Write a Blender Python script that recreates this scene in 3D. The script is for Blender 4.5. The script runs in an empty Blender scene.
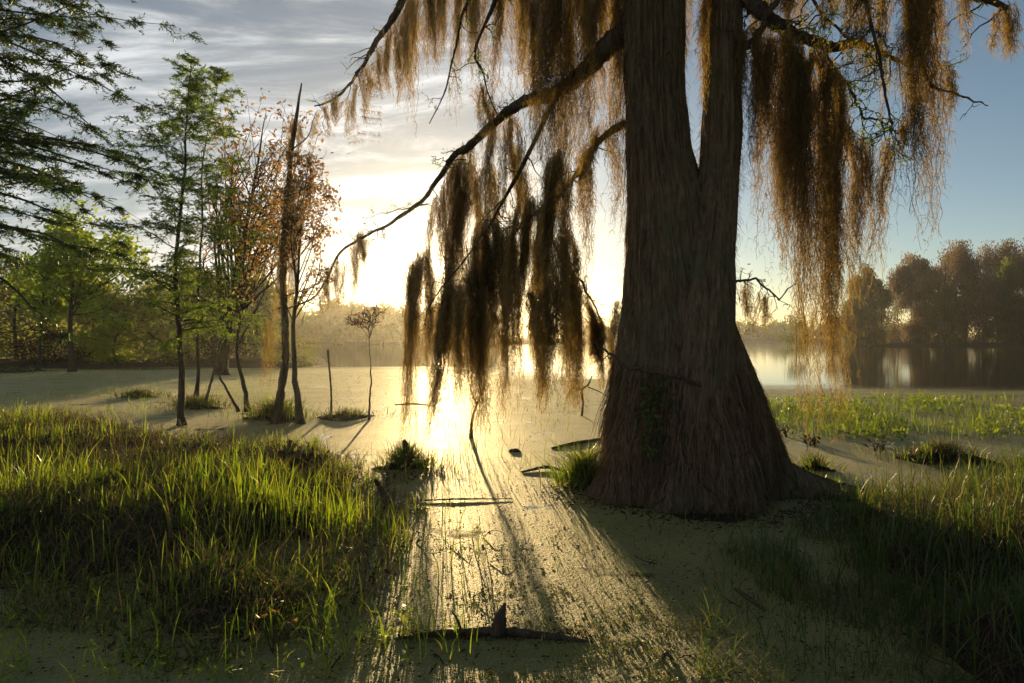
import bpy, math
import numpy as np

rng = np.random.default_rng(11)
scene = bpy.context.scene
COL = scene.collection
F, CX, HY, CH = 683.0, 512.0, 337.0, 1.5
PI = math.pi


def W(px, py, Y):
    return np.array([(px - CX) / F * Y, Y, CH - (py - HY) / F * Y])


def G(px, py):
    Y = CH * F / (py - HY)
    return np.array([(px - CX) / F * Y, Y, 0.0])


def nrm(a):
    return a / np.maximum(np.linalg.norm(a, axis=-1, keepdims=True), 1e-9)


# ------------------------------------------------------------------ mesh builder
class MB:
    def __init__(s):
        s.v, s.f, s.m, s.a, s.n = [], [], [], [], 0

    def add(s, v, f, mat=0, var=None):
        v = np.asarray(v, dtype=np.float64).reshape(-1, 3)
        f = np.asarray(f, dtype=np.int64)
        if len(v) == 0 or len(f) == 0:
            return
        s.v.append(v)
        s.f.append(f + s.n)
        s.m.append(np.full(len(f), mat, dtype=np.int32))
        s.a.append(np.full(len(v), 0.5) if var is None else np.broadcast_to(np.asarray(var, float), (len(v),)))
        s.n += len(v)

    def build(s, name, mats, parent=None, smooth=False):
        me = bpy.data.meshes.new(name)
        if not isinstance(mats, (list, tuple)):
            mats = [mats]
        for m in mats:
            me.materials.append(m)
        v = np.concatenate(s.v)
        loops = np.concatenate([x.ravel() for x in s.f]).astype(np.int32)
        sizes = np.concatenate([np.full(len(x), x.shape[1], dtype=np.int32) for x in s.f])
        starts = np.concatenate([[0], np.cumsum(sizes)[:-1]]).astype(np.int32)
        me.vertices.add(len(v))
        me.vertices.foreach_set('co', v.astype(np.float32).ravel())
        me.loops.add(len(loops))
        me.loops.foreach_set('vertex_index', loops)
        me.polygons.add(len(starts))
        me.polygons.foreach_set('loop_start', starts)
        me.polygons.foreach_set('material_index', np.concatenate(s.m))
        me.polygons.foreach_set('use_smooth', np.full(len(starts), bool(smooth)))
        at = me.attributes.new('var', 'FLOAT', 'POINT')
        at.data.foreach_set('value', np.concatenate(s.a).astype(np.float32))
        me.update(calc_edges=True)
        o = bpy.data.objects.new(name, me)
        COL.objects.link(o)
        if parent is not None:
            o.parent = parent
        return o


def tag(o, label, cat, group=None, kind=None):
    o['label'] = label
    o['category'] = cat
    if group:
        o['group'] = group
    if kind:
        o['kind'] = kind
    return o


def thing(name, label, cat, group=None):
    o = bpy.data.objects.new(name, None)
    o.empty_display_size = 0.2
    COL.objects.link(o)
    return tag(o, label, cat, group)


# ------------------------------------------------------------------ geometry helpers
def spline(pts, k):
    """Catmull-Rom resample of control points to k points."""
    p = np.asarray(pts, float)
    if len(p) == 2:
        return p[0] + (p[1] - p[0]) * np.linspace(0, 1, k)[:, None]
    q = np.vstack([2 * p[0] - p[1], p, 2 * p[-1] - p[-2]])
    t = np.linspace(0, len(p) - 1 - 1e-6, k)
    i = t.astype(int)
    u = (t - i)[:, None]
    a, b, c, d = q[i], q[i + 1], q[i + 2], q[i + 3]
    return 0.5 * (2 * b + (c - a) * u + (2 * a - 5 * b + 4 * c - d) * u ** 2 + (3 * b - a - 3 * c + d) * u ** 3)


def tube(mb, pts, rad, n=6, mat=0, var=0.5, cap=True, rough=0.0):
    p = np.asarray(pts, float)
    k = len(p)
    r = np.broadcast_to(np.asarray(rad, float), (k,))
    t = nrm(np.gradient(p, axis=0))
    mt = nrm(t.mean(0))
    ref = np.array([0, 1, 0.0]) if abs(mt[1]) < 0.8 else np.array([1.0, 0, 0])
    u = nrm(np.cross(t, ref))
    w = np.cross(t, u)
    th = np.linspace(0, 2 * PI, n, endpoint=False)
    rr = r[:, None] * (1 + (rough * rng.normal(size=(k, n)) if rough else 0))
    v = p[:, None] + rr[..., None] * (np.cos(th)[None, :, None] * u[:, None] + np.sin(th)[None, :, None] * w[:, None])
    i = np.arange(k - 1)[:, None] * n
    j = np.arange(n)[None]
    j2 = (j + 1) % n
    f = np.stack([i + j, i + j2, i + n + j2, i + n + j], -1).reshape(-1, 4)
    mb.add(v.reshape(-1, 3), f, mat, var)
    if cap:
        tip = np.vstack([v[-1], p[-1] + t[-1] * r[-1] * 0.6])
        mb.add(tip, np.stack([np.arange(n), (np.arange(n) + 1) % n, np.full(n, n)], -1), mat, var)


def ribbons(mb, P, w, side, mat=0, var=0.5):
    S, K, _ = P.shape
    w = np.broadcast_to(w, (S, K))[..., None]
    if side.ndim == 2:
        side = side[:, None, :]
    v = np.stack([P - side * w / 2, P + side * w / 2], 2).reshape(-1, 3)
    i = (np.arange(S)[:, None] * K + np.arange(K - 1)[None]) * 2
    f = np.stack([i, i + 1, i + 3, i + 2], -1).reshape(-1, 4)
    va = np.broadcast_to(np.asarray(var, float), (S,))
    mb.add(v, f, mat, np.repeat(va, K * 2))


def leaves(mb, pos, d, L, wd, mat=0, var=None, fold=0.0):
    n = len(pos)
    d = nrm(d)
    s = nrm(np.cross(d, rng.normal(size=(n, 3))))
    L = np.broadcast_to(L, (n,))[:, None]
    wd = np.broadcast_to(wd, (n,))[:, None]
    mid = pos + d * L * 0.45
    v = np.stack([pos, mid - s * wd / 2, pos + d * L, mid + s * wd / 2], 1).reshape(-1, 3)
    f = np.arange(n * 4).reshape(n, 4)
    va = rng.random(n) if var is None else np.broadcast_to(var, (n,))
    mb.add(v, f, mat, np.repeat(va, 4))


def hdir(n):
    a = rng.random(n) * 2 * PI
    return np.stack([np.cos(a), np.sin(a), np.zeros(n)], -1)


def blades(mb, base, h, wd, lean, mat=0, var=None, K=5, heading=None, bend=1.0):
    """Grass blades: base (N,3), heights, widths, lean (fraction of height displaced at the tip)."""
    n = len(base)
    d = hdir(n) if heading is None else heading
    t = np.linspace(0, 1, K)
    h = np.broadcast_to(h, (n,))
    lean = np.broadcast_to(lean, (n,))
    out = (t[None] ** (1 + bend)) * (lean * h)[:, None]
    up = h[:, None] * t[None] * (1 - 0.35 * np.clip(lean, 0, 1.6)[:, None] * t[None] ** 1.5)
    P = base[:, None] + d[:, None] * out[..., None] + np.array([0, 0, 1.0]) * up[..., None]
    prof = np.array([0.75, 1.0, 0.9, 0.6, 0.05]) if K == 5 else np.linspace(1, .05, K)
    w = np.broadcast_to(wd, (n,))[:, None] * prof[None]
    a = rng.random(n) * PI
    side = np.stack([np.cos(a), np.sin(a), np.zeros(n)], -1)
    ribbons(mb, P, w, side, mat, rng.random(n) if var is None else var)


def wander(S, K, amp, smooth=3):
    """Smooth random walk (S,K) starting at 0."""
    x = rng.normal(size=(S, K + smooth))
    c = np.cumsum(x, 1)
    y = (c[:, smooth:] - c[:, :-smooth]) / smooth
    y = np.cumsum(y, 1) * amp
    return y - y[:, :1]


# ------------------------------------------------------------------ materials
def mat(name):
    m = bpy.data.materials.new(name)
    m.use_nodes = True
    nt = m.node_tree
    nt.nodes.clear()
    return m, nt, nt.nodes, nt.links


def node(nt, t, **kw):
    n = nt.nodes.new(t)
    for k, v in kw.items():
        if k == 'inp':
            for a, b in v.items():
                n.inputs[a].default_value = b
        else:
            setattr(n, k, v)
    return n


def ramp(nt, stops):
    r = nt.nodes.new('ShaderNodeValToRGB')
    e = r.color_ramp.elements
    while len(e) < len(stops):
        e.new(0.5)
    for el, (p, c) in zip(e, stops):
        el.position = p
        el.color = (*c, 1)
    return r


def leaf_mat(name, cols, tcols, trans=0.5, rough=0.45, spec=0.3):
    m, nt, N, L = mat(name)
    at = node(nt, 'ShaderNodeAttribute', attribute_name='var')
    r1 = ramp(nt, [(i / max(1, len(cols) - 1), c) for i, c in enumerate(cols)])
    r2 = ramp(nt, [(i / max(1, len(tcols) - 1), c) for i, c in enumerate(tcols)])
    L.new(at.outputs['Fac'], r1.inputs[0])
    L.new(at.outputs['Fac'], r2.inputs[0])
    b = node(nt, 'ShaderNodeBsdfPrincipled', inp={'Roughness': rough, 'Specular IOR Level': spec})
    L.new(r1.outputs[0], b.inputs['Base Color'])
    t = node(nt, 'ShaderNodeBsdfTranslucent')
    L.new(r2.outputs[0], t.inputs['Color'])
    mx = node(nt, 'ShaderNodeMixShader', inp={0: trans})
    L.new(b.outputs[0], mx.inputs[1])
    L.new(t.outputs[0], mx.inputs[2])
    o = node(nt, 'ShaderNodeOutputMaterial')
    L.new(mx.outputs[0], o.inputs[0])
    return m


def bark_mat(name, c1, c2, c3=None, scale=6.0, stretch=0.12, bump=0.6, dist=0.02):
    m, nt, N, L = mat(name)
    tc = node(nt, 'ShaderNodeTexCoord')
    mp = node(nt, 'ShaderNodeMapping')
    mp.inputs['Scale'].default_value = (1, 1, stretch)
    L.new(tc.outputs['Object'], mp.inputs[0])
    n1 = node(nt, 'ShaderNodeTexNoise', inp={'Scale': scale * 4, 'Detail': 8, 'Roughness': 0.7})
    L.new(mp.outputs[0], n1.inputs['Vector'])
    n2 = node(nt, 'ShaderNodeTexNoise', inp={'Scale': 2.2, 'Detail': 5, 'Roughness': 0.65})
    L.new(tc.outputs['Object'], n2.inputs['Vector'])
    r = ramp(nt, [(0.32, c1), (0.68, c2)])
    L.new(n1.outputs[0], r.inputs[0])
    r2 = ramp(nt, [(0.45, (0, 0, 0)), (0.7, (1, 1, 1))])
    L.new(n2.outputs[0], r2.inputs[0])
    mx = node(nt, 'ShaderNodeMix', data_type='RGBA')
    L.new(r2.outputs[0], mx.inputs[0])
    L.new(r.outputs[0], mx.inputs[6])
    mx.inputs[7].default_value = (*(c3 or c1), 1)
    b = node(nt, 'ShaderNodeBsdfPrincipled', inp={'Roughness': 0.9, 'Specular IOR Level': 0.15})
    L.new(mx.outputs[2], b.inputs['Base Color'])
    bp = node(nt, 'ShaderNodeBump', inp={'Strength': bump, 'Distance': dist})
    L.new(n1.outputs[0], bp.inputs['Height'])
    L.new(bp.outputs[0], b.inputs['Normal'])
    o = node(nt, 'ShaderNodeOutputMaterial')
    L.new(b.outputs[0], o.inputs[0])
    return m


M = {}
M['bark'] = bark_mat('cypress_bark', (0.045, 0.032, 0.021), (0.25, 0.175, 0.108), (0.10, 0.10, 0.055), scale=9, stretch=0.10, bump=0.8, dist=0.03)
M['limb'] = bark_mat('limb_bark', (0.04, 0.03, 0.022), (0.13, 0.10, 0.075), scale=8, stretch=0.5)
M['sapbark'] = bark_mat('sapling_bark', (0.03, 0.023, 0.017), (0.10, 0.078, 0.058), (0.055, 0.052, 0.035), scale=7, stretch=0.3)
M['dead'] = bark_mat('dead_wood', (0.035, 0.025, 0.018), (0.125, 0.092, 0.066), scale=10, stretch=0.25)
M['moss'] = leaf_mat('spanish_moss', [(0.05, 0.040, 0.024), (0.14, 0.112, 0.064)], [(0.34, 0.23, 0.065), (0.76, 0.54, 0.18)], trans=0.48, rough=0.8, spec=0.1)
M['barkmoss'] = leaf_mat('bark_lichen', [(0.07, 0.054, 0.034), (0.2, 0.16, 0.10)], [(0.2, 0.13, 0.06), (0.3, 0.2, 0.09)], trans=0.4, rough=0.9, spec=0.05)
M['root'] = leaf_mat('fine_roots', [(0.05, 0.028, 0.018), (0.17, 0.09, 0.05), (0.26, 0.19, 0.12)], [(0.10, 0.05, 0.02), (0.2, 0.12, 0.05)], trans=0.2, rough=0.9, spec=0.05)
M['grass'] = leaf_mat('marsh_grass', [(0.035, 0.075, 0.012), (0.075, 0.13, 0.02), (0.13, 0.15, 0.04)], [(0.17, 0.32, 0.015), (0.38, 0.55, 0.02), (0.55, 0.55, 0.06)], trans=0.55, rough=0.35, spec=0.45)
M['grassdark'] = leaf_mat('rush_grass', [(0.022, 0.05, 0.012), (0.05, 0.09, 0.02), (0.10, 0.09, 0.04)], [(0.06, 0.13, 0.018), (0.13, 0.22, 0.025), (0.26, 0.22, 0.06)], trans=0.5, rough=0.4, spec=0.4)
M['straw'] = leaf_mat('dead_grass', [(0.06, 0.045, 0.028), (0.16, 0.125, 0.075)], [(0.10, 0.07, 0.03), (0.26, 0.19, 0.08)], trans=0.35, rough=0.8, spec=0.1)
M['litter'] = leaf_mat('leaf_litter', [(0.022, 0.014, 0.009), (0.08, 0.05, 0.028)], [(0.05, 0.03, 0.01), (0.12, 0.07, 0.03)], trans=0.2, rough=0.8, spec=0.15)
M['weed'] = leaf_mat('water_plant', [(0.05, 0.10, 0.015), (0.10, 0.18, 0.03)], [(0.2, 0.34, 0.02), (0.42, 0.5, 0.05)], trans=0.5, rough=0.5, spec=0.2)
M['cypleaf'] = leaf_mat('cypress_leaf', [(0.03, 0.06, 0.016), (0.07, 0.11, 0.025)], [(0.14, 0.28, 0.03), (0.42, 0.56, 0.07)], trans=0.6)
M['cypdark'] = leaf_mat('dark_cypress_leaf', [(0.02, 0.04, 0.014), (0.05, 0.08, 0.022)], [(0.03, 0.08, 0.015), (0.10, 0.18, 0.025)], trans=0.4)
M['bright'] = leaf_mat('young_leaf', [(0.05, 0.09, 0.012), (0.11, 0.14, 0.02)], [(0.22, 0.38, 0.02), (0.48, 0.58, 0.05)], trans=0.6)
M['maple'] = leaf_mat('maple_leaf', [(0.06, 0.03, 0.014), (0.13, 0.07, 0.03)], [(0.30, 0.14, 0.04), (0.62, 0.40, 0.12)], trans=0.55)
M['farleaf'] = leaf_mat('bank_foliage', [(0.04, 0.045, 0.016), (0.09, 0.085, 0.03)], [(0.24, 0.28, 0.05), (0.46, 0.46, 0.13)], trans=0.55, rough=0.8, spec=0.1)
M['fargrey'] = leaf_mat('mossy_foliage', [(0.03, 0.023, 0.016), (0.085, 0.066, 0.045), (0.19, 0.145, 0.095)], [(0.12, 0.09, 0.05), (0.30, 0.22, 0.13), (0.55, 0.42, 0.25)], trans=0.5, rough=0.8, spec=0.1)  # wide tone range by clump paints light variation into the far crowns
M['farolive'] = leaf_mat('olive_foliage', [(0.03, 0.035, 0.014), (0.15, 0.13, 0.05)], [(0.2, 0.2, 0.05), (0.34, 0.28, 0.08)], trans=0.45, rough=0.8, spec=0.1)
M['fardark'] = leaf_mat('dark_foliage', [(0.02, 0.03, 0.012), (0.05, 0.06, 0.022)], [(0.12, 0.18, 0.035), (0.32, 0.36, 0.08)], trans=0.5, rough=0.8, spec=0.1)
M['mud'] = bark_mat('mud', (0.02, 0.015, 0.01), (0.06, 0.045, 0.03), scale=4, stretch=1, bump=1, dist=0.05)


M['duckweed'] = leaf_mat('duckweed_frond', [(0.13, 0.16, 0.04), (0.28, 0.27, 0.08)], [(0.30, 0.30, 0.05), (0.6, 0.52, 0.12)], trans=0.4, rough=0.45, spec=0.4)


def water_mat():
    """Pond surface: a sheet of duckweed that thins to open water with distance and in drifting patches."""
    m, nt, N, L = mat('pond_surface')
    geo = node(nt, 'ShaderNodeNewGeometry')
    P = geo.outputs['Position']

    def noise(scale, detail=4, rough=0.55, vec=P):
        n = node(nt, 'ShaderNodeTexNoise', inp={'Scale': scale, 'Detail': detail, 'Roughness': rough})
        L.new(vec, n.inputs['Vector'])
        return n.outputs[0]

    def math_(op, a, b=None, c=None):
        n = node(nt, 'ShaderNodeMath', operation=op)
        for i, x in enumerate((a, b, c)):
            if x is None:
                continue
            if isinstance(x, (int, float)):
                n.inputs[i].default_value = x
            else:
                L.new(x, n.inputs[i])
        return n.outputs[0]

    sep = node(nt, 'ShaderNodeSeparateXYZ')
    L.new(P, sep.inputs[0])
    X, Yc = sep.outputs[0], sep.outputs[1]
    # drifting edge of the weed: about 27 m out on the left, 19 m on the right
    mp = node(nt, 'ShaderNodeMapping')
    mp.inputs['Scale'].default_value = (0.05, 0.16, 1)
    L.new(P, mp.inputs[0])
    edge_n = noise(1.6, 5, 0.6, mp.outputs[0])
    edge = math_('SUBTRACT', 27.0, math_('MULTIPLY', math_('MAXIMUM', math_('MINIMUM', X, 12.0), -6.0), 0.8))
    d = math_('SUBTRACT', Yc, edge)
    d = math_('ADD', d, math_('MULTIPLY', math_('SUBTRACT', edge_n, 0.5), 15.0))
    open_ = node(nt, 'ShaderNodeMapRange', clamp=True, interpolation_type='SMOOTHSTEP', inp={1: -3.0, 2: 5.0, 3: 0.0, 4: 1.0})
    L.new(d, open_.inputs[0])
    # small holes in the weed near the camera
    hole = node(nt, 'ShaderNodeMapRange', clamp=True, inp={1: 0.60, 2: 0.66, 3: 0.0, 4: 0.8})
    L.new(noise(1.3, 7, 0.65), hole.inputs[0])
    fac = math_('MAXIMUM', open_.outputs[0], hole.outputs[0])
    # far rafts of weed on the open water
    # duckweed
    vor = node(nt, 'ShaderNodeTexVoronoi', inp={'Scale': 210.0, 'Randomness': 1.0})
    L.new(P, vor.inputs['Vector'])
    vor2 = node(nt, 'ShaderNodeTexVoronoi', inp={'Scale': 60.0, 'Randomness': 1.0})
    L.new(P, vor2.inputs['Vector'])
    big = noise(0.9, 6, 0.6)
    r = ramp(nt, [(0.32, (0.095, 0.135, 0.042)), (0.5, (0.175, 0.21, 0.066)), (0.68, (0.26, 0.275, 0.09))])
    L.new(big, r.inputs[0])
    hsv = node(nt, 'ShaderNodeMix', data_type='RGBA', blend_type='MULTIPLY')
    hsv.inputs[0].default_value = 1.0
    L.new(r.outputs[0], hsv.inputs[6])
    r3 = ramp(nt, [(0.0, (1.15, 1.15, 1.15)), (0.5, (0.9, 0.9, 0.9)), (0.9, (0.45, 0.45, 0.45))])
    L.new(vor.outputs['Distance'], r3.inputs[0])
    L.new(r3.outputs[0], hsv.inputs[7])
    spk = node(nt, 'ShaderNodeMapRange', clamp=True, inp={1: 0.60, 2: 0.70, 3: 0.0, 4: 0.6})
    L.new(noise(34.0, 3, 0.7), spk.inputs[0])
    mud = node(nt, 'ShaderNodeMix', data_type='RGBA')
    L.new(spk.outputs[0], mud.inputs[0])
    L.new(hsv.outputs[2], mud.inputs[6])
    mud.inputs[7].default_value = (0.06, 0.05, 0.025, 1)
    duck = node(nt, 'ShaderNodeBsdfPrincipled', inp={'Roughness': 0.54, 'Specular IOR Level': 0.45, 'Sheen Weight': 0.42, 'Sheen Roughness': 0.45, 'Sheen Tint': (0.95, 0.80, 0.30, 1)})
    L.new(mud.outputs[2], duck.inputs['Base Color'])
    hgt = math_('ADD', math_('MULTIPLY', vor.outputs['Distance'], -0.5), math_('MULTIPLY', noise(40.0, 4, 0.7), 2.4))
    hgt = math_('ADD', hgt, math_('MULTIPLY', vor2.outputs['Distance'], -0.8))
    hgt = math_('ADD', hgt, math_('MULTIPLY', noise(9.0, 3, 0.6), 1.0))
    bp = node(nt, 'ShaderNodeBump', inp={'Strength': 1.0, 'Distance': 0.016})
    L.new(hgt, bp.inputs['Height'])
    L.new(bp.outputs[0], duck.inputs['Normal'])
    # open water
    wat = node(nt, 'ShaderNodeBsdfPrincipled', inp={'Base Color': (0.018, 0.017, 0.011, 1), 'Roughness': 0.06, 'IOR': 1.333, 'Specular IOR Level': 0.5})
    mw = node(nt, 'ShaderNodeMapping')
    mw.inputs['Scale'].default_value = (0.5, 1.6, 1)
    L.new(P, mw.inputs[0])
    bw = node(nt, 'ShaderNodeBump', inp={'Strength': 0.05, 'Distance': 0.03})
    L.new(noise(1.5, 4, 0.5, mw.outputs[0]), bw.inputs['Height'])
    L.new(bw.outputs[0], wat.inputs['Normal'])
    mx = node(nt, 'ShaderNodeMixShader')
    L.new(fac, mx.inputs[0])
    L.new(duck.outputs[0], mx.inputs[1])
    L.new(wat.outputs[0], mx.inputs[2])
    o = node(nt, 'ShaderNodeOutputMaterial')
    L.new(mx.outputs[0], o.inputs[0])
    return m


# ------------------------------------------------------------------ setting
SUN_AZ, SUN_EL = math.atan((440 - CX) / F), math.atan((HY - 267) / math.hypot(F, 72))
SUN = np.array([math.sin(SUN_AZ) * math.cos(SUN_EL), math.cos(SUN_AZ) * math.cos(SUN_EL), math.sin(SUN_EL)])

b = MB()
nn = 64
a = np.linspace(0, 2 * PI, nn, endpoint=False)
ring = np.stack([np.cos(a), np.sin(a), np.zeros(nn)], -1)
b.add(np.vstack([ring * 640 + [0, 60, 0]]), np.arange(nn)[None])
pond = b.build('water', water_mat())
tag(pond, 'duckweed covered pond surface opening to calm lake water', 'water', kind='structure')

vn_cache = {}


def vnoise(x, y, s, seed):
    """Cheap smooth value noise."""
    if seed not in vn_cache:
        vn_cache[seed] = np.random.default_rng(seed).random((64, 64))
    t = vn_cache[seed]
    x, y = x * s + 100, y * s + 100
    i, j = np.floor(x).astype(int), np.floor(y).astype(int)
    u, v = x - i, y - j
    u, v = u * u * (3 - 2 * u), v * v * (3 - 2 * v)
    g = lambda p, q: t[p % 64, q % 64]
    return (g(i, j) * (1 - u) + g(i + 1, j) * u) * (1 - v) + (g(i, j + 1) * (1 - u) + g(i + 1, j + 1) * u) * v


def poly_sd(px, py, poly):
    """Signed distance to a polygon, positive inside."""
    poly = np.asarray(poly, float)
    d2 = np.full(px.shape, 1e9)
    ins = np.zeros(px.shape, bool)
    for (x1, y1), (x2, y2) in zip(poly, np.roll(poly, -1, 0)):
        ex, ey = x2 - x1, y2 - y1
        t = np.clip(((px - x1) * ex + (py - y1) * ey) / (ex * ex + ey * ey + 1e-12), 0, 1)
        d2 = np.minimum(d2, (px - x1 - t * ex) ** 2 + (py - y1 - t * ey) ** 2)
        c = ((y1 > py) != (y2 > py)) & (px < (x2 - x1) * (py - y1) / (y2 - y1 + 1e-12) + x1)
        ins ^= c
    return np.where(ins, 1, -1) * np.sqrt(d2)


class Bank:
    def __init__(s, poly, h, seed, soft=1.0, bumps=()):
        s.poly, s.h, s.seed, s.soft, s.bumps = poly, h, seed, soft, bumps

    def sd(s, x, y):
        return poly_sd(x, y, s.poly) + (vnoise(x, y, 1.3, s.seed) - 0.5) * 1.3 + (vnoise(x, y, 4.0, s.seed + 1) - 0.5) * 0.35

    def z(s, x, y):
        d = s.sd(x, y)
        t = np.clip((d + 0.25) / s.soft, 0, 1)
        t = t * t * (3 - 2 * t)
        z = -0.08 + t * (s.h + 0.08) * (0.6 + 0.8 * vnoise(x, y, 1.1, s.seed + 2)) + t * 0.06 * vnoise(x, y, 5, s.seed + 3)
        for bx, by, br, bh in s.bumps:
            z = z + t * bh * np.exp(-((x - bx) ** 2 + (y - by) ** 2) / br ** 2)
        return z

    def mesh(s, name, m, step):
        p = np.asarray(s.poly)
        x = np.arange(p[:, 0].min() - 1, p[:, 0].max() + 1, step)
        y = np.arange(p[:, 1].min() - 1, p[:, 1].max() + 1, step)
        X, Y = np.meshgrid(x, y)
        Z = s.z(X, Y)
        v = np.stack([X, Y, Z], -1).reshape(-1, 3)
        nx = len(x)
        i = (np.arange(len(y) - 1)[:, None] * nx + np.arange(nx - 1)[None])
        f = np.stack([i, i + 1, i + nx + 1, i + nx], -1).reshape(-1, 4)
        keep = (v[f][..., 2].max(1) > -0.03)
        mb = MB()
        mb.add(v, f[keep])
        return mb.build(name, m, smooth=True)

    def sample(s, n, dens=None, margin=-0.15):
        p = np.asarray(s.poly)
        out = []
        tot = 0
        while tot < n:
            x = rng.uniform(p[:, 0].min() - .5, p[:, 0].max() + .5, 4 * n)
            y = rng.uniform(p[:, 1].min() - .5, p[:, 1].max() + .5, 4 * n)
            # more blades per square metre near the camera
            k = s.sd(x, y) > margin
            k &= rng.random(4 * n) < np.clip((5.0 / np.maximum(y, 2.5)) ** 1.2, 0, 1)
            if dens is not None:
                k &= rng.random(4 * n) < dens(x, y)
            q = np.stack([x[k], y[k]], -1)
            out.append(q)
            tot += len(q)
        q = np.concatenate(out)[:n]
        return np.column_stack([q, np.maximum(s.z(q[:, 0], q[:, 1]), -0.02)])


def gp(*pts):
    return [tuple(G(px, py)[:2]) for px, py in pts]


left_bank = Bank(gp((-90, 412), (10, 416), (80, 424), (150, 438), (240, 452), (320, 458), (360, 464), (392, 476), (365, 505), (330, 560), (295, 596), (262, 640), (200, 650), (110, 622), (-10, 615), (-160, 610), (-260, 450)),
                 0.13, 5, 1.4, [(-1.75, 5.2, 0.55, 0.16), (-3.6, 5.6, 0.9, 0.12), (-2.7, 8.0, 1.2, 0.08), (-6.0, 8.5, 1.5, 0.15)])
right_bank = Bank(gp((850, 560), (885, 520), (950, 490), (1020, 470), (1120, 440), (1250, 520), (1250, 700), (1060, 760), (985, 690), (905, 610)),
                  0.10, 15, 0.9, [(2.9, 4.2, 0.8, 0.1), (4.2, 5.4, 1.0, 0.1)])
lb = left_bank.mesh('ground', M['mud'], 0.07)
tag(lb, 'dark muddy bank under the bright grass at the left', 'ground', kind='structure')
rb = right_bank.mesh('ground', M['mud'], 0.07)
tag(rb, 'dark muddy rise under the shaded rushes at the right', 'ground', kind='structure')


def land(name, pts, h, label, seed):
    bk = Bank(pts, h, seed, 3.0)
    p = np.asarray(pts)
    o = bk.mesh(name, M['mud'], max(0.5, (p[:, 0].max() - p[:, 0].min()) / 160))
    tag(o, label, 'shore', kind='structure')
    return bk


near_shore = land('shore', [(-60, 32), (-30, 31), (-19, 32.5), (-12, 34), (-9.5, 37), (-12, 46), (-30, 60), (-70, 60)], 0.25, 'low wooded shore with brush behind the left saplings', 31)
far_shore = land('shore', [(-260, 118), (-60, 124), (-8, 136), (30, 200), (30, 330), (-260, 330)], 0.5, 'hazy far shore of the lake below the sun', 41)
right_shore = land('shore', [(57, 114), (75, 108), (120, 100), (200, 100), (200, 200), (80, 200), (60, 135)], 0.5, 'swampy far shore under the mossy trees at the right', 51)
mid_shore = land('shore', [(30, 300), (300, 290), (300, 420), (-40, 420), (-20, 320)], 0.6, 'farthest strip of shore between trunk and mossy trees', 61)

# ------------------------------------------------------------------ the big cypress
TY = 6.65
cyp = thing('cypress_tree', 'massive bald cypress with flared base and two stems standing in the pond', 'tree')
cyp.location = (0, 0, 0)


def interp(tab, y):
    t = np.asarray(tab, float)
    return [np.interp(y, t[:, 0], t[:, i]) for i in range(1, t.shape[1])]


def build_trunk():
    tab = [(-700, 640, 668), (-400, 632, 676), (0, 627, 680), (100, 628, 682), (150, 629, 687), (172, 629, 693), (200, 629, 704), (250, 629, 713), (300, 627, 724), (340, 622, 735), (380, 614, 748),
           (420, 607, 760), (450, 603, 768), (475, 599, 774), (495, 596, 778), (510, 594, 781)]
    n, py = 420, np.concatenate([np.linspace(-700, -20, 40), np.linspace(-10, 300, 130), np.linspace(302, 506, 120)])
    l, r = interp(tab, py)
    c, R = (l + r) / 2, (r - l) / 2 / F * TY
    z = CH - (py - HY) / F * TY
    th = np.linspace(0, 2 * PI, n, endpoint=False)
    T, Z = np.meshgrid(th, z)
    flare = np.clip((1.6 - Z) / 1.6, 0, 1)
    flute = (0.14 * np.cos(5 * T + 0.6 + .25 * Z) + 0.10 * (vnoise(np.cos(T) * 1.8 + 5, np.sin(T) * 1.8 + Z * .5, 1.0, 77) - .5) + 0.06 * np.cos(8 * T + 2.0 + 0.4 * Z) + 0.03 * np.cos(13 * T + 1.0)) * flare ** 1.2 + 0.02 * np.cos(6 * T + 0.5 * Z)
    # long ropy bark ridges
    w1 = vnoise(T * 9 + 0.25 * np.sin(Z * 1.7), Z * 0.9, 1.0, 71)
    w2 = vnoise(T * 22 + 0.4 * np.sin(Z * 2.3 + 1), Z * 2.0, 1.0, 72)
    w3 = vnoise(T * 45, Z * 6.0, 1.0, 73)
    rid = 0.045 * (np.abs(w1 - 0.5) * 2) + 0.026 * (np.abs(w2 - 0.5) * 2) + 0.010 * w3
    # taper ridge pattern so it closes at the seam (back of the trunk, theta about pi/2)
    butt = 0.95 * np.clip((0.32 - Z) / 0.32, 0, 1.0) ** 1.8 * np.exp(-((np.angle(np.exp(1j * (T - 0.05)))) / 0.28) ** 2)
    butt2 = 0.20 * np.clip((0.35 - Z) / 0.35, 0, 1.0) ** 1.6 * np.exp(-((np.angle(np.exp(1j * (T + 2.0)))) / 0.3) ** 2)
    butt3 = 0.22 * np.clip((0.35 - Z) / 0.35, 0, 1.0) ** 1.6 * np.exp(-((np.angle(np.exp(1j * (T - PI)))) / 0.35) ** 2)
    rad = R[:, None] * (1 + flute) + rid - 0.02 + butt + butt2 + butt3
    xc = (c - CX) / F * TY
    X = xc[:, None] + rad * np.cos(T)
    Y = TY + rad * np.sin(T) * np.where(np.sin(T) < 0, 0.92, 1.0)
    v = np.stack([X, Y, Z], -1).reshape(-1, 3)
    i = np.arange(len(py) - 1)[:, None] * n
    j = np.arange(n)[None]
    j2 = (j + 1) % n
    f = np.stack([i + j, i + n + j, i + n + j2, i + j2], -1).reshape(-1, 4)
    mb = MB()
    mb.add(v, f)
    mb.build('trunk', M['bark'], cyp, smooth=True)
    return v.reshape(len(py), n, 3)


TV = build_trunk()


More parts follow.
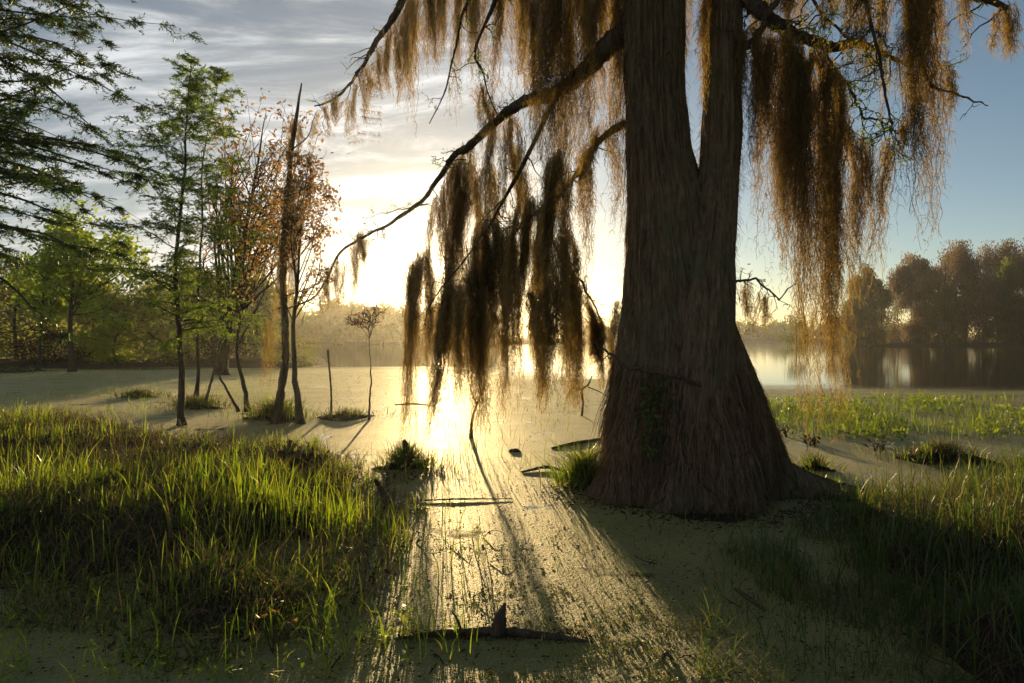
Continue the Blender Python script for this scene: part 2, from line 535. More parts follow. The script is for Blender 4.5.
def build_stem():
    tab = [(-700, 770, 9), (-400, 745, 15), (-200, 730, 18), (0, 722.5, 18), (100, 722.5, 17.5), (150, 720.5, 18), (200, 716, 19), (250, 711, 20), (300, 707, 24), (350, 703, 26), (420, 700, 28)]
    py = np.concatenate([np.linspace(-700, -20, 40), np.linspace(-10, 420, 190)])
    x, r = interp(tab, py)
    yy = np.interp(py, [-700, 0, 165, 250, 420], [TY - .6, TY - .05, TY - .10, TY - .28, TY - 0.42])
    z = CH - (py - HY) / F * TY
    n = 150
    th = np.linspace(0, 2 * PI, n, endpoint=False)
    T, Z = np.meshgrid(th, z)
    R = (r / F * TY)[:, None]
    w1 = vnoise(T * 6 + 0.3 * np.sin(Z * 1.9), Z * 0.9, 1.0, 81)
    w2 = vnoise(T * 14, Z * 2.0, 1.0, 82)
    rad = R * (1 + 0.06 * np.cos(3 * T + Z)) + 0.03 * np.abs(w1 - .5) * 2 + 0.02 * np.abs(w2 - .5) * 2 - 0.012
    X = ((x - CX) / F * yy)[:, None] + rad * np.cos(T)
    Y = yy[:, None] + rad * np.sin(T)
    v = np.stack([X, Y, Z], -1).reshape(-1, 3)
    i = np.arange(len(py) - 1)[:, None] * n
    j = np.arange(n)[None]
    j2 = (j + 1) % n
    mb = MB()
    mb.add(v, np.stack([i + j, i + n + j, i + n + j2, i + j2], -1).reshape(-1, 4))
    o = mb.build('trunk', M['bark'], cyp, smooth=True)
    o['label'] = 'narrower right stem forking from the main trunk'
    return v.reshape(len(py), n, 3)


SV = build_stem()


def fuzz(V, n, zmin, zmax, lmin, lmax, wd, name, m, parent, drop=0.8, out=0.5, off=0.0):
    """Fine hanging fibres over a trunk surface."""
    k, c, _ = V.shape
    ii = rng.integers(1, k - 1, n * 3)
    jj = rng.integers(0, c, n * 3)
    p = V[ii, jj]
    nor = nrm(np.cross(V[ii, (jj + 1) % c] - p, V[ii - 1, jj] - p))
    ctr = V[ii].mean(1)
    nor = np.where(((nor * (p - ctr)).sum(1) < 0)[:, None], -nor, nor)
    ok = (p[:, 2] > zmin) & (p[:, 2] < zmax)
    p, nor = p[ok][:n], nor[ok][:n]
    n = len(p)
    L = rng.uniform(lmin, lmax, n)
    K = 6
    t = np.linspace(0, 1, K)[None, :, None]
    tang = nrm(rng.normal(size=(n, 3)) * [1, 1, 0.4])
    tang = tang - nor * np.sum(tang * nor, -1, keepdims=True) * (1 if out < .05 else 0)
    tang = tang * (.35 if out < .05 else 1)
    Pp = p[:, None] + nor[:, None] * (off + out * L[:, None, None] * (t - 0.45 * t * t)) + np.array([0, 0, -1.0]) * drop * L[:, None, None] * t ** 1.3 + tang[:, None] * 0.25 * L[:, None, None] * t
    Pp += np.stack([wander(n, K, 0.012), wander(n, K, 0.012), wander(n, K, 0.006)], -1)
    Pp[..., 2] = np.maximum(Pp[..., 2], 0.005)
    side = nrm(np.cross(nor + rng.normal(size=(n, 3)) * .5, [0, 0, 1.0]))
    mb = MB()
    ribbons(mb, Pp, wd * np.linspace(1, 0.3, K)[None], side, 0, rng.random(n))
    return mb.build(name, m, parent)


o = fuzz(TV, 9000, 0.5, 6.0, 0.03, 0.13, 0.006, 'lichen', M['barkmoss'], cyp, 0.7, 0.55)
o = fuzz(SV, 4000, 1.2, 6.0, 0.03, 0.15, 0.006, 'lichen', M['barkmoss'], cyp, 0.7, 0.6)
o = fuzz(TV, 8000, 0.03, 1.25, 0.12, 0.5, 0.008, 'root_fringe', M['root'], cyp, 0.9, 0.16, 0.004)

o = fuzz(TV, 2600, 0.03, 0.5, 0.2, 0.55, 0.007, 'dead_grass', M['straw'], cyp, 0.6, 0.5, 0.004)
o['kind'] = 'stuff'
o = fuzz(TV, 2400, 0.3, 5.6, 0.15, 0.5, 0.010, 'bark_strips', M['barkmoss'], cyp, 1.0, 0.0, 0.003)
o['kind'] = 'stuff'
# roots and creeping stems over the base
mb = MB()
for k in range(14):
    j = rng.integers(0, TV.shape[1])
    i0 = TV.shape[0] - rng.integers(45, 105)
    ids = np.linspace(i0, TV.shape[0] - 2, 14).astype(int)
    jj = (j + np.cumsum(rng.normal(0, 5, 14)).astype(int)) % TV.shape[1]
    p = TV[ids, jj].copy()
    ctr = TV[ids].mean(1)
    p += nrm((p - ctr) * [1, 1, 0]) * 0.015
    tube(mb, spline(p, 40), np.linspace(0.004, 0.009, 40) * rng.uniform(.7, 1.4), 6, 0, rng.random())
o = mb.build('creeping_root', M['limb'], cyp, smooth=True)
o['kind'] = 'stuff'


def dep(px, Y):
    return Y + max(0.0, Y - 6.9) * 2.2 * (1 if px < 640 and Y < 8.9 else 0) if Y < 8.9 else (Y + 2.4 if px < 400 and Y < 9.5 else Y)


def limb(name, pts, r, label=None, twigs=0, tw_len=(0.2, 0.6), leafy=0.0, parent=cyp, m='limb', n=9, droop=0.3, k=60, wig=0.02):
    """A limb of pixel/depth control points with twigs; pts = (px, py, Y)."""
    p = spline([W(q[0], q[1], dep(q[0], q[2])) for q in pts], k)
    p = p + vnoise(np.linspace(0, k * .22, k), np.full(k, len(bpy.data.objects) * 1.7), 1.0, 131)[:, None] * np.array([.06, .06, .08]) * np.linspace(0, 1, k)[:, None]
    p = p + np.stack([wander(1, k, wig)[0], wander(1, k, wig)[0], wander(1, k, wig * .7)[0]], -1) * np.linspace(0, 1, k)[:, None] * 0.6
    rad = np.interp(np.linspace(0, 1, k), np.linspace(0, 1, len(r)), r) * (1 + 0.10 * rng.normal(size=k))
    mb = MB()
    tube(mb, p, rad, n, 0, 0.5, rough=0.06)
    lp = []
    for _ in range(int(twigs * 1.9)):
        i = int(rng.uniform(0.15, 1.0) * (k - 1))
        d = nrm(rng.normal(size=3) * [1, .8, .7] + [0, 0, -droop] + nrm(p[min(i + 1, k - 1)] - p[max(i - 1, 0)]) * .7)
        L = rng.uniform(*tw_len)
        q = [p[i]]
        for s in range(6):
            d = nrm(d + rng.normal(size=3) * 0.32 + [0, 0, -0.05])
            q.append(q[-1] + d * L / 6)
        q = np.array(q)
        tr = min(rad[i] * 0.5, 0.010)
        tube(mb, q, np.linspace(tr, 0.002, 7), 5, 0, 0.5)
        for s in range(2):
            a0 = q[rng.integers(2, 6)]
            e = nrm(d + rng.normal(size=3) * 0.8)
            qq = np.array([a0, a0 + e * L * .15 + rng.normal(size=3) * .01, a0 + e * L * .32 + [0, 0, -.01]])
            tube(mb, qq, [0.004, 0.003, 0.0015], 4, 0, .5)
            lp.append(qq[1:])
        lp.append(q[3:])
    o = mb.build(name, M[m], parent, smooth=True)
    if label:
        o['label'] = label
    if leafy > 0 and lp:
        pts_ = np.vstack(lp)
        nl = int(len(pts_) * leafy)
        idx = rng.integers(0, len(pts_), nl)
        lm = MB()
        leaves(lm, pts_[idx] + rng.normal(size=(nl, 3)) * .02, rng.normal(size=(nl, 3)) * [1, 1, .5], rng.uniform(.02, .05, nl), rng.uniform(.008, .018, nl))
        lm.build('foliage', M['cypleaf'], o)
    return p


L1 = limb('branch', [(640, 15, 6.7), (606, 50, 6.85), (583, 74, 6.95), (556, 94, 7.1), (532, 101, 7.2), (512, 114, 7.3), (475, 148, 7.6), (461, 158, 7.7), (448, 178, 7.8), (428, 204, 8.0), (411, 221, 8.1), (387, 235, 8.3), (371, 244, 8.4), (344, 260, 8.6), (320, 299, 8.8), (303, 314, 9.0), (276, 321, 9.2)],
          [.11, .10, .085, .07, .06, .05, .042, .034, .03, .026, .022, .02, .016, .012], 'long bare limb sweeping down to the left toward the sun', 26, (.15, .5), 1.5, k=150)
L2 = limb('branch', [(640, -170, 6.7), (560, -140, 7.1), (470, -80, 7.6), (415, -25, 8.0), (401, 10, 8.2), (381, 40, 8.3), (367, 64, 8.4), (354, 81, 8.5), (334, 98, 8.6), (311, 107, 8.7)],
          [.11, .09, .075, .06, .05, .04, .03, .022, .012], 'arched limb whose shaggy tip hangs above the saplings', 16, (.2, .6), 1.5, k=100)
limb('branch', [(640, -60, 6.7), (560, -75, 7.0), (490, -45, 7.3), (468, 0, 7.5), (455, 34, 7.55), (445, 80, 7.6), (426, 121, 7.6)], [.06, .05, .03, .018, .012, .006], None, 10, (.15, .4), 2.5)
limb('branch', [(610, -70, 6.8), (520, -40, 7.0), (487, 20, 7.2), (472, 60, 7.25), (478, 88, 7.3), (486, 130, 7.3)], [.05, .035, .016, .012, .006], None, 10, (.15, .4), 2.5)
limb('branch', [(634, 120, 6.8), (600, 140, 7.0), (570, 180, 7.2), (530, 213, 7.3), (515, 225, 7.4), (490, 262, 7.5), (470, 300, 7.6)], [.045, .035, .028, .02, .014, .006], None, 16, (.15, .45), 1.0)
limb('branch', [(556, 94, 7.1), (530, 150, 7.2), (500, 205, 7.4), (478, 240, 7.5), (440, 285, 7.6), (425, 320, 7.7)], [.03, .024, .016, .010, .005], None, 14, (.15, .45), 1.0)
limb('branch', [(560, 190, 7.2), (552, 235, 7.25), (565, 266, 7.3), (580, 282, 7.3), (592, 298, 7.3), (606, 325, 7.3), (614, 362, 7.3)], [.022, .02, .018, .014, .010, .005], None, 10, (.1, .35), 0)
limb('branch', [(700, 385, 5.98), (680, 378, 5.95), (662, 373, 5.95), (640, 369, 6.0), (624, 365, 6.1), (605, 357, 6.3), (590, 348, 6.5)], [.018, .016, .015, .013, .008], 'bare crooked stick leaning out from the trunk', 3, (.1, .2), 0, m='dead')
limb('branch', [(715, 290, 6.4), (737, 282, 6.4), (744, 282, 6.35), (752, 284, 6.3), (760, 294, 6.2), (769, 300, 6.15), (779, 288, 6.1)], [.014, .012, .010, .008, .004], 'thin crooked twig on the right side of the trunk', 6, (.08, .2), .5)
limb('branch', [(722, -15, 6.55), (743, 2, 6.5), (766, 22, 6.4), (787, 35, 6.3), (820, 46, 6.2), (850, 48, 6.1), (885, 70, 6.0)], [.085, .075, .065, .05, .035, .012], 'thick limb reaching right under heavy moss', 16, (.2, .6), 3.0)
limb('branch', [(722, 75, 6.5), (741, 54, 6.4), (757, 36, 6.3), (775, 0, 6.2), (800, -60, 6.1)], [.045, .04, .034, .028, .02], None, 5, (.15, .4), 1)
limb('branch', [(728, -170, 6.5), (790, -130, 6.2), (850, -70, 5.9), (905, -25, 5.7), (960, -12, 5.6), (1010, 6, 5.55)], [.09, .075, .06, .045, .02], 'high limb reaching right above the frame of leaves', 10, (.25, .6), 2)
limb('branch', [(850, -70, 5.9), (856, -20, 5.9), (870, 30, 5.85), (880, 80, 5.8), (890, 120, 5.8), (896, 130, 5.8)], [.022, .018, .013, .010, .006], None, 16, (.2, .5), 2)
limb('branch', [(820, 46, 6.2), (845, 90, 6.15), (865, 125, 6.1), (885, 140, 6.1)], [.016, .012, .010, .005], None, 14, (.2, .45), 2)
limb('branch', [(790, -40, 6.2), (810, 0, 6.1), (830, 30, 6.1), (862, 60, 6.0), (880, 100, 6.0)], [.02, .015, .01, .006], None, 14, (.2, .45), 2)
limb('branch', [(905, -25, 5.7), (915, 40, 5.7), (924, 80, 5.68), (934, 94, 5.65), (956, 99, 5.6), (970, 106, 5.6), (983, 109, 5.6)], [.016, .014, .012, .008, .004], 'thin bare twig poking right from the golden moss', 2, (.08, .2), 0, wig=.006)
limb('branch', [(428, 204, 8.0), (405, 209, 8.0), (385, 214, 8.0), (362, 221, 8.0)], [.010, .008, .004], None, 4, (.1, .25), 2)
limb('branch', [(466, 160, 7.7), (450, 161, 7.7), (433, 162, 7.7)], [.008, .004], None, 4, (.08, .18), 2)
limb('branch', [(640, -330, 6.7), (560, -430, 7.2), (470, -470, 7.6)], [.08, .05, .02], None, 20, (.4, .9), 6)
limb('branch', [(665, -500, 6.6), (720, -650, 6.2), (760, -700, 6.0)], [.08, .05, .02], None, 20, (.4, .9), 6)
limb('branch', [(740, -400, 6.4), (830, -480, 5.8), (900, -500, 5.2)], [.08, .05, .02], None, 20, (.4, .9), 6)
limb('branch', [(650, -250, 6.6), (630, -300, 5.6), (560, -350, 4.8)], [.08, .05, .02], None, 20, (.4, .9), 6)

# unseen canopy above the view, added to block skylight over the near pond
cm = MB()
for k in range(150):
    f = rng.random(2)
    c_ = np.array([rng.uniform(-4.5, 8.5), rng.uniform(-3.0, 9.5), rng.uniform(7.4, 10.5)])
    o0 = np.array([1.7, TY, rng.uniform(6.6, 9.5)])
    q = spline([o0, (o0 + c_) / 2 + rng.normal(size=3) * .25 + [0, 0, .3], c_], 10)
    q[:, 2] = np.maximum(q[:, 2], 6.6)
    tube(cm, q, np.linspace(.035, .006, 10), 5, 0)
    n_ = 300
    leaves(cm, c_ + rng.normal(size=(n_, 3)) * [.6, .6, .28], rng.normal(size=(n_, 3)) * [1, 1, .4], rng.uniform(.10, .24, n_), rng.uniform(.04, .09, n_), 1)
cm.build('crown', [M['limb'], M['cypdark']], cyp)  # out of view, put in to darken the foreground

# ------------------------------------------------------------------ Spanish moss
MG = 'Spanish moss hanging from the big cypress'


def moss(x0, x1, ya, yb, ybot, Y, label, dens=1.0, group=MG, shear=0.0, tails=None, thick=None, ragged=0.6, fluff=1.0, name='moss_drape'):
    """One drape: strands hang from the line (x0,ya)-(x1,yb) down to about ybot; shear moves the foot sideways (px)."""
    Y = dep(x0, Y)
    Wd = (x1 - x0) / F * Y
    H = (ybot - min(ya, yb)) / F * Y
    S = int(np.clip(Wd * 100 * 4.3 * dens * min(1.0, 7.5 / Y) + 9, 10, 420))
    th = thick or max(0.03, min(0.16, Wd * 0.45))
    u = np.clip(0.5 + rng.normal(0, .34, S), -.25, 1.25)
    nt = tails or max(2, int(round((x1 - x0) / 7.5)))
    tu = (np.arange(nt) + rng.uniform(.2, .8, nt)) / nt
    tl = 1 - ragged * rng.random(nt)
    tl[rng.integers(nt)] = 1.0
    which = np.argmin(np.abs(u[:, None] - tu[None]) + rng.random((S, nt)) * 0.25 / nt, 1)
    near = np.exp(-((u - tu[which]) * nt * 1.1) ** 2)
    ln = tl[which] * (0.6 + 0.4 * near) * rng.uniform(0.12, 1.0, S) ** 0.5
    top = np.stack([(x0 + u * (x1 - x0) - CX) / F * Y, Y + rng.normal(0, th * 0.5, S), CH - (ya + u * (yb - ya) - HY) / F * Y - 2.2 * Wd * (u - .5) ** 2 - np.abs(rng.normal(0, .05 + .24 * Wd, S)) + .04], -1)
    bottomz = CH - (ybot - HY) / F * Y
    Ls = np.maximum(0.06, 1.1 * ln * (top[:, 2] - bottomz))
    K = int(np.clip(H / 0.035, 8, 64))
    t = np.linspace(0, 1, K)
    conv = ((tu[which] - u) * Wd)[:, None] * 0.92 * t[None] ** 0.55
    sh = (shear / F * Y) * (Ls / max(H, .01))[:, None] * t[None]
    seg = (Ls / K)[:, None]
    P = np.empty((S, K, 3))
    P[..., 0] = top[:, :1] + conv + sh + wander(S, K, 0.24, 3) * seg
    P[..., 1] = top[:, 1:2] * 1 + wander(S, K, 0.10, 3) * seg - (top[:, 1:2] - Y) * 0.6 * t[None]
    P[..., 2] = top[:, 2:3] - Ls[:, None] * t[None]
    tw = wander(nt, K, 0.5, 4) * (H / K)
    P[..., 0] += tw[which] * .55
    fr, pz = rng.uniform(6, 14, nt), rng.random(nt) * 6
    swell = 1 + .7 * np.sin(t[None] * (Ls[:, None]) * fr[which][:, None] * .9 + pz[which][:, None])
    P[..., 0] += ((u - tu[which]) * Wd)[:, None] * .14 * swell * (1 - t[None] ** 2)
    P[..., 1] += rng.normal(0, .02, S)[:, None] * swell
    # fine curl
    P[..., 0] += 0.006 * np.sin(t[None] * Ls[:, None] * rng.uniform(25, 60, S)[:, None] + rng.random(S)[:, None] * 6)
    P[..., 1] += 0.006 * np.cos(t[None] * Ls[:, None] * rng.uniform(25, 60, S)[:, None] + rng.random(S)[:, None] * 6)
    P[..., 2] = np.maximum(P[..., 2], 0.004)
    aa = rng.random(S) * PI
    side = np.stack([np.cos(aa), np.sin(aa), np.zeros(S)], -1)
    mb = MB()
    vr = rng.random(S)
    ribbons(mb, P, (rng.uniform(0.003, 0.007, S) * max(1, Y / 8))[:, None] * np.linspace(1, 0.5, K)[None], side, 0, vr)
    # side curls
    nc = int(S * K * 1.0 * fluff)
    si, ki = rng.integers(0, S, nc), (rng.random(nc) * (K - 1)).astype(int)
    base = P[si, ki]
    cl = rng.uniform(0.02, 0.085, nc)
    d = nrm(rng.normal(size=(nc, 3)) * [1, 1, .5] + [0, 0, -.7])
    d2 = nrm(d * [.6, .6, 1] + [0, 0, -.9])
    Q = np.stack([base, base + d * cl[:, None] * .5, base + d * cl[:, None] * .5 + d2 * cl[:, None] * .6], 1)
    ribbons(mb, Q, np.array([[0.004, 0.003, 0.0015]]) * rng.uniform(.7, 1.3, nc)[:, None], nrm(rng.normal(size=(nc, 3))), 0, np.clip(vr[si] + rng.normal(0, .15, nc), 0, 1))
    o = mb.build(name, M['moss'], None)
    tag(o, label, 'moss', group)
    return o


LEFT = [
    (312, 353, 106, 83, 138, 8.6, 'sparse short moss fringe under the tip of the arched upper-left limb', .8),
    (352, 371, 82, 56, 125, 8.45, 'small ragged moss tassel where the arched limb starts to curve', .8),
    (369, 412, 58, -15, 105, 8.3, 'broad ragged moss sheet along the steep part of the arched limb', 1.0),
    (414, 438, -40, -40, 127, 8.0, 'thick dark moss drape beside the arched limb, pointed at its foot', 1.3),
    (446, 465, -40, -40, 117, 7.9, 'narrow moss drape tapering to one thin point in front of pale cloud', 1.2),
    (469, 484, -40, -30, 80, 7.6, 'short loose moss hung around the thin top twigs', .8),
    (475, 489, 80, 88, 140, 7.35, 'small curled moss tuft on a thin twig above the long limb', .9),
    (487, 503, -40, -40, 165, 7.3, 'thin long moss rope crossing in front of the long limb', 1.0),
    (502, 522, 118, 112, 215, 7.3, 'short moss hanks under the bend of the long limb', .9),
    (528, 545, -40, -40, 172, 7.1, 'medium moss rope left of the widest golden column', 1.2),
    (540, 568, -40, -40, 318, 6.95, 'widest golden moss column hanging in front of the long limb', 2.3),
    (573, 583, -40, -40, 240, 7.0, 'slender pale moss rope hanging between column and trunk', 1.0),
    (584, 607, -40, -40, 218, 6.9, 'dense brown moss drape hanging behind the thick end of the long limb', 1.3),
    (604, 627, -40, -40, 172, 6.75, 'golden moss lying against the left edge of the trunk top', 1.4),
    (442, 472, 172, 150, 385, 7.75, 'heavy dark moss hank just right of the sun', 2.0),
    (429, 442, 205, 188, 268, 7.9, 'wispy moss above the bright gap of the sun', .7),
    (410, 436, 250, 256, 385, 7.8, 'ragged moss curtain just left of the sun', 1.2),
    (468, 504, 225, 212, 400, 7.5, 'broad shadowed moss mass between the sun and the mid branches', 2.0),
    (488, 500, 105, 110, 250, 7.4, 'narrow moss strand above the broad shadowed mass', .9),
    (496, 514, 228, 225, 415, 7.45, 'moss drape with one long thin foot over the bright water', 1.2),
    (514, 546, 196, 200, 395, 7.2, 'dark ragged moss drape below the forked mid branch', 1.9),
    (544, 567, 160, 150, 385, 7.0, 'brown moss drape continuing below the widest golden column', 2.2),
    (562, 592, 266, 298, 405, 7.3, 'dark moss mound on the drooping branch, sloping to the right', 2.1),
    (588, 617, 297, 345, 388, 7.3, 'lower shoulder of moss at the end of the drooping branch', 2.0),
    (578, 590, 150, 150, 288, 7.1, 'isolated moss rope with blunt foot against clear sky', 1.1),
    (591, 608, 130, 120, 238, 6.95, 'wavy moss rope ending in a hook near the trunk', .9),
    (611, 627, 302, 306, 352, 6.9, 'little moss tuft caught on the left flank of the trunk', 1.0),
    (352, 369, 234, 230, 298, 8.45, 'single bushy moss tuft under the far end of the long limb', 1.2),
    (317, 346, 284, 248, 312, 8.75, 'thin moss fluff lining the outer tip of the long limb', .8),
    (448, 480, 150, 140, 430, 8.0, 'deep brown moss veil behind the dark hank near the sun', 1.0),
    (476, 500, 165, 160, 330, 7.9, 'moss veil hanging in shade above the broad mass', 1.0),
    (498, 526, 150, 140, 345, 7.6, 'long thin moss veil left of the widest golden column', 1.0),
    (520, 550, 240, 240, 430, 7.4, 'golden fringe of moss low over the pale water', 1.1),
    (552, 580, 225, 235, 360, 7.15, 'moss bundle between the brown drape and the dark mound', 1.2),
    (468, 492, 260, 262, 440, 7.65, 'ragged golden moss foot nearest the bright path of the sun', 1.1),
    (596, 616, -40, -40, 130, 7.2, 'dim moss drape behind the thick end of the limb', 1.0),
    (508, 530, -40, -40, 110, 7.5, 'thin moss strand hanging before the clouds above the limb bend', .8),
    (428, 450, -40, -40, 80, 8.1, 'brown moss filling the gap between two top drapes', 1.0),
    (462, 480, -40, -40, 95, 7.7, 'brown moss over the first thin top twig', 1.1),
    (516, 532, -40, -40, 150, 7.15, 'brown moss strand just left of the medium moss rope', 1.1),
    (556, 580, -40, -40, 165, 7.05, 'brown moss curtain right of the widest golden column', 1.3),
    (400, 416, 15, -20, 92, 8.25, 'short dark moss bunch at the top bend of the arched limb', 1.2),
]
for q in LEFT:
    moss(*q[:6], q[6], dens=q[7])
moss(409, 419, 262, 262, 442, 7.8, 'lone moss tail left of the sun reaching down to the weeds', 2.2, tails=1, shear=-4, ragged=.2)
moss(442, 458, 280, 280, 432, 7.6, 'slanting golden moss tail swept left toward the water', 2.4, tails=2, shear=-22, ragged=.3)
moss(455, 464, 285, 285, 400, 7.55, 'short straight moss tail beside the slanting golden one', 2.2, tails=1, ragged=.3)
moss(466, 481, 270, 270, 425, 7.5, 'thick moss tail hanging just above the stick in the water', 2.4, tails=2, ragged=.3)
moss(524, 537, 290, 290, 420, 7.2, 'twin thin moss tails under the dark ragged drape', 1.6, tails=2, shear=2, ragged=.2)
moss(538, 556, 280, 280, 402, 7.0, 'thin moss tails below the brown drape over pale duckweed', 1.5, tails=3, ragged=.4)
for x0, x1, y0, y1, Y_, sh_, lab in [
        (483, 490, 240, 432, 7.6, 4, 'long thin moss thread ending over the bright path, near the golden foot'),
        (499, 507, 250, 412, 7.5, -3, 'long thin moss thread below the single-footed drape'),
        (512, 519, 240, 398, 7.4, 3, 'thin moss thread in the narrow gap left of the dark ragged drape'),
        (558, 566, 240, 405, 7.1, 3, 'thin moss thread left of the dark sloping mound'),
        (424, 431, 250, 378, 7.85, -2, 'thin moss thread at the right edge of the ragged curtain left of the sun'),
        (446, 453, 260, 425, 7.7, -8, 'thin golden moss thread directly below the sun')]:
    moss(x0, x1, y0, y0, y1, Y_, lab, 1.5, tails=1, ragged=.1, shear=sh_)

RIGHT = [
    (683, 691, -40, -40, 108, 6.75, 'thin dark moss strand hanging in the gap between the two stems', .5),
    (699, 709, -40, -40, 128, 6.4, 'golden moss on the left edge of the narrower stem', 1.3),
    (742, 758, 30, 28, 150, 6.3, 'pale gold moss hank against the narrower stem', 1.2),
    (752, 774, 30, 34, 245, 6.25, 'loose golden moss curtain right of the narrower stem', 1.3),
    (770, 796, 30, 40, 300, 6.2, 'dark thick moss drape under the right limb', 2.3),
    (779, 808, 40, 46, 395, 6.1, 'long brown moss drape reaching down past the horizon', 1.9),
    (806, 824, 48, 50, 450, 6.05, 'longest golden moss drape tapering to a thread above the floating plants', 2.3),
    (825, 844, 60, 80, 415, 6.1, 'long dark moss drape at the outer edge of the right-hand mass', 2.3),
    (838, 855, 110, 130, 355, 6.15, 'shaggy outer moss drape with ragged right edge', 1.2),
    (858, 870, 135, 137, 285, 6.1, 'blue shaded moss rope hanging free in the clear sky', 1.1),
    (881, 891, 140, 140, 272, 6.05, 'slimmer shaded moss rope below the bare twigs', 1.0),
    (864, 874, -40, -40, 98, 5.85, 'moss strand inside the tangle of leafy twigs', 1.0),
    (823, 836, -40, -40, 60, 6.0, 'gold moss strand above the heavy right limb', 1.0),
    (842, 853, -40, -40, 45, 5.95, 'short pale moss wisp at the top of the leafy twigs', .7),
    (744, 770, -40, -40, 70, 6.5, 'brown moss at the top of the frame beside the narrower stem', 1.2),
    (778, 800, -40, -40, 60, 6.3, 'brown moss hanging behind the thick right limb', 1.2),
    (850, 866, -40, -40, 120, 5.9, 'thin moss wisp left side of the tangle of leafy twigs', .6),
    (874, 892, -40, -40, 118, 5.85, 'thin moss wisp right side of the tangle of leafy twigs', .6),
    (904, 926, -40, -40, 215, 5.65, 'golden moss drape hung alone in the blue sky, main hank', 1.7),
    (920, 942, -40, -40, 232, 5.68, 'darker moss hank at the right side of the lone golden drape', 1.4),
    (937, 949, 60, 62, 190, 5.66, 'sparse side strand trailing beside the lone golden drape', .6),
    (895, 911, 132, 108, 142, 5.75, 'tiny orange moss tuft at the left foot of the lone drape', 1.0),
    (960, 974, -40, -40, 56, 5.6, 'short moss wisp between the lone drape and the corner tuft', .8),
    (993, 1014, 5, 8, 62, 5.55, 'dark compact moss tuft in the upper right corner of sky', 1.1),
    (741, 753, 283, 284, 334, 6.3, 'wispy moss under the crooked twig, next to the trunk', .7),
    (755, 770, 290, 300, 335, 6.2, 'wispy moss under the outer bend of the crooked twig', .7),
]
for q in RIGHT:
    moss(*q[:6], q[6], dens=q[7])

# ------------------------------------------------------------------ vine on the trunk
vine = thing('climbing_vine', 'leafy green vine clinging low on the front of the big trunk', 'vine')
mb = MB()
vp = spline([W(648, 500, 5.85), W(640, 470, 5.9), (W(652, 440, 5.98)), W(647, 415, 6.03), W(656, 395, 6.08), W(648, 380, 6.1)], 40)
tube(mb, vp, np.linspace(.008, .004, 40), 6)
mb.build('stem', M['sapbark'], vine, smooth=True)
mb = MB()
n = 150
i = rng.integers(12, 40, n)
pos = vp[i] + rng.normal(size=(n, 3)) * [.07, .03, .05] + [0, -.05, 0]
leaves(mb, pos, rng.normal(size=(n, 3)) * [1, .6, .4] + [0, -.4, -.5], rng.uniform(.05, .10, n), rng.uniform(.025, .045, n))
mb.build('foliage', M['grassdark'], vine)


# ------------------------------------------------------------------ left-hand saplings
def feathery(name, label, base, path, r0, crown_from, nb, blen, leafmat='cypleaf', group=None, leafdens=1.0, size=(.03, .07), up=0.5, seed=0, lean_branch=None):
    """Slim cypress sapling: stem along a (px,py,Y) path; sprays of fine leaves on drooping side branches."""
    root = thing(name, label, 'tree', group)
    k = 80
    p = spline([W(*q) for q in path], k)
    p[:, 0] += wander(1, k, .006)[0]
    p[:, 1] += wander(1, k, .006)[0]
    rad = r0 * (1 - np.linspace(0, 1, k) ** 0.8 * .93)
    rad[:6] *= np.linspace(1.5, 1.0, 6)
    mb = MB()
    tube(mb, p, rad, 10, rough=.04)
    mb.build('trunk', M['sapbark'], root, smooth=True)
    cm = MB()
    LP, LD = [], []
    for b_ in range(nb):
        f = crown_from + (1 - crown_from) * (b_ + rng.random()) / nb
        i = int(f * (k - 1))
        g = (f - crown_from) / (1 - crown_from)
        L = blen * (.5 + .6 * math.sin(PI * min(1, g + .15))) * (1.05 - g ** 5) * rng.uniform(.2, 1.15) + 0.1
        az = rng.random() * 2 * PI
        d = np.array([math.cos(az), math.sin(az), up + 0.35 * g + rng.normal() * .15])
        q = [p[i]]
        for s in range(8):
            d = nrm(d + rng.normal(size=3) * .12 + [0, 0, -.06])
            q.append(q[-1] + d * L / 8)
        q = np.array(q)
        tube(cm, q, np.linspace(max(.004, rad[i] * .35), .002, 9), 5, 0)
        for s in range(int(8 + L * 13)):
            j = rng.integers(2, 9)
            e = nrm(d * .6 + rng.normal(size=3) * [.8, .8, .25] + [0, 0, -.1])
            l2 = rng.uniform(.12, .38) * min(1, L + .3)
            tt = np.linspace(0, 1, 5)[:, None]
            qq = q[j] + e * l2 * tt + [0, 0, -.12] * tt ** 2 * l2
            tube(cm, qq, np.linspace(.003, .0012, 5), 3, 0, cap=False)
            m_ = int(rng.integers(8, 18) * leafdens)
            uu = rng.random(m_)[:, None]
            LP.append(q[j] + e * l2 * uu + [0, 0, -.12] * uu ** 2 * l2)
            LD.append(np.tile(e, (m_, 1)) * .6 + rng.normal(size=(m_, 3)) * [.7, .7, .35])
    LP, LD = np.vstack(LP), np.vstack(LD)
    n = len(LP)
    leaves(cm, LP, LD, rng.uniform(*size, n), rng.uniform(.3, .5, n) * size[0], 1)
    cm.build('crown', [M['sapbark'], M[leafmat]], root)
    return root


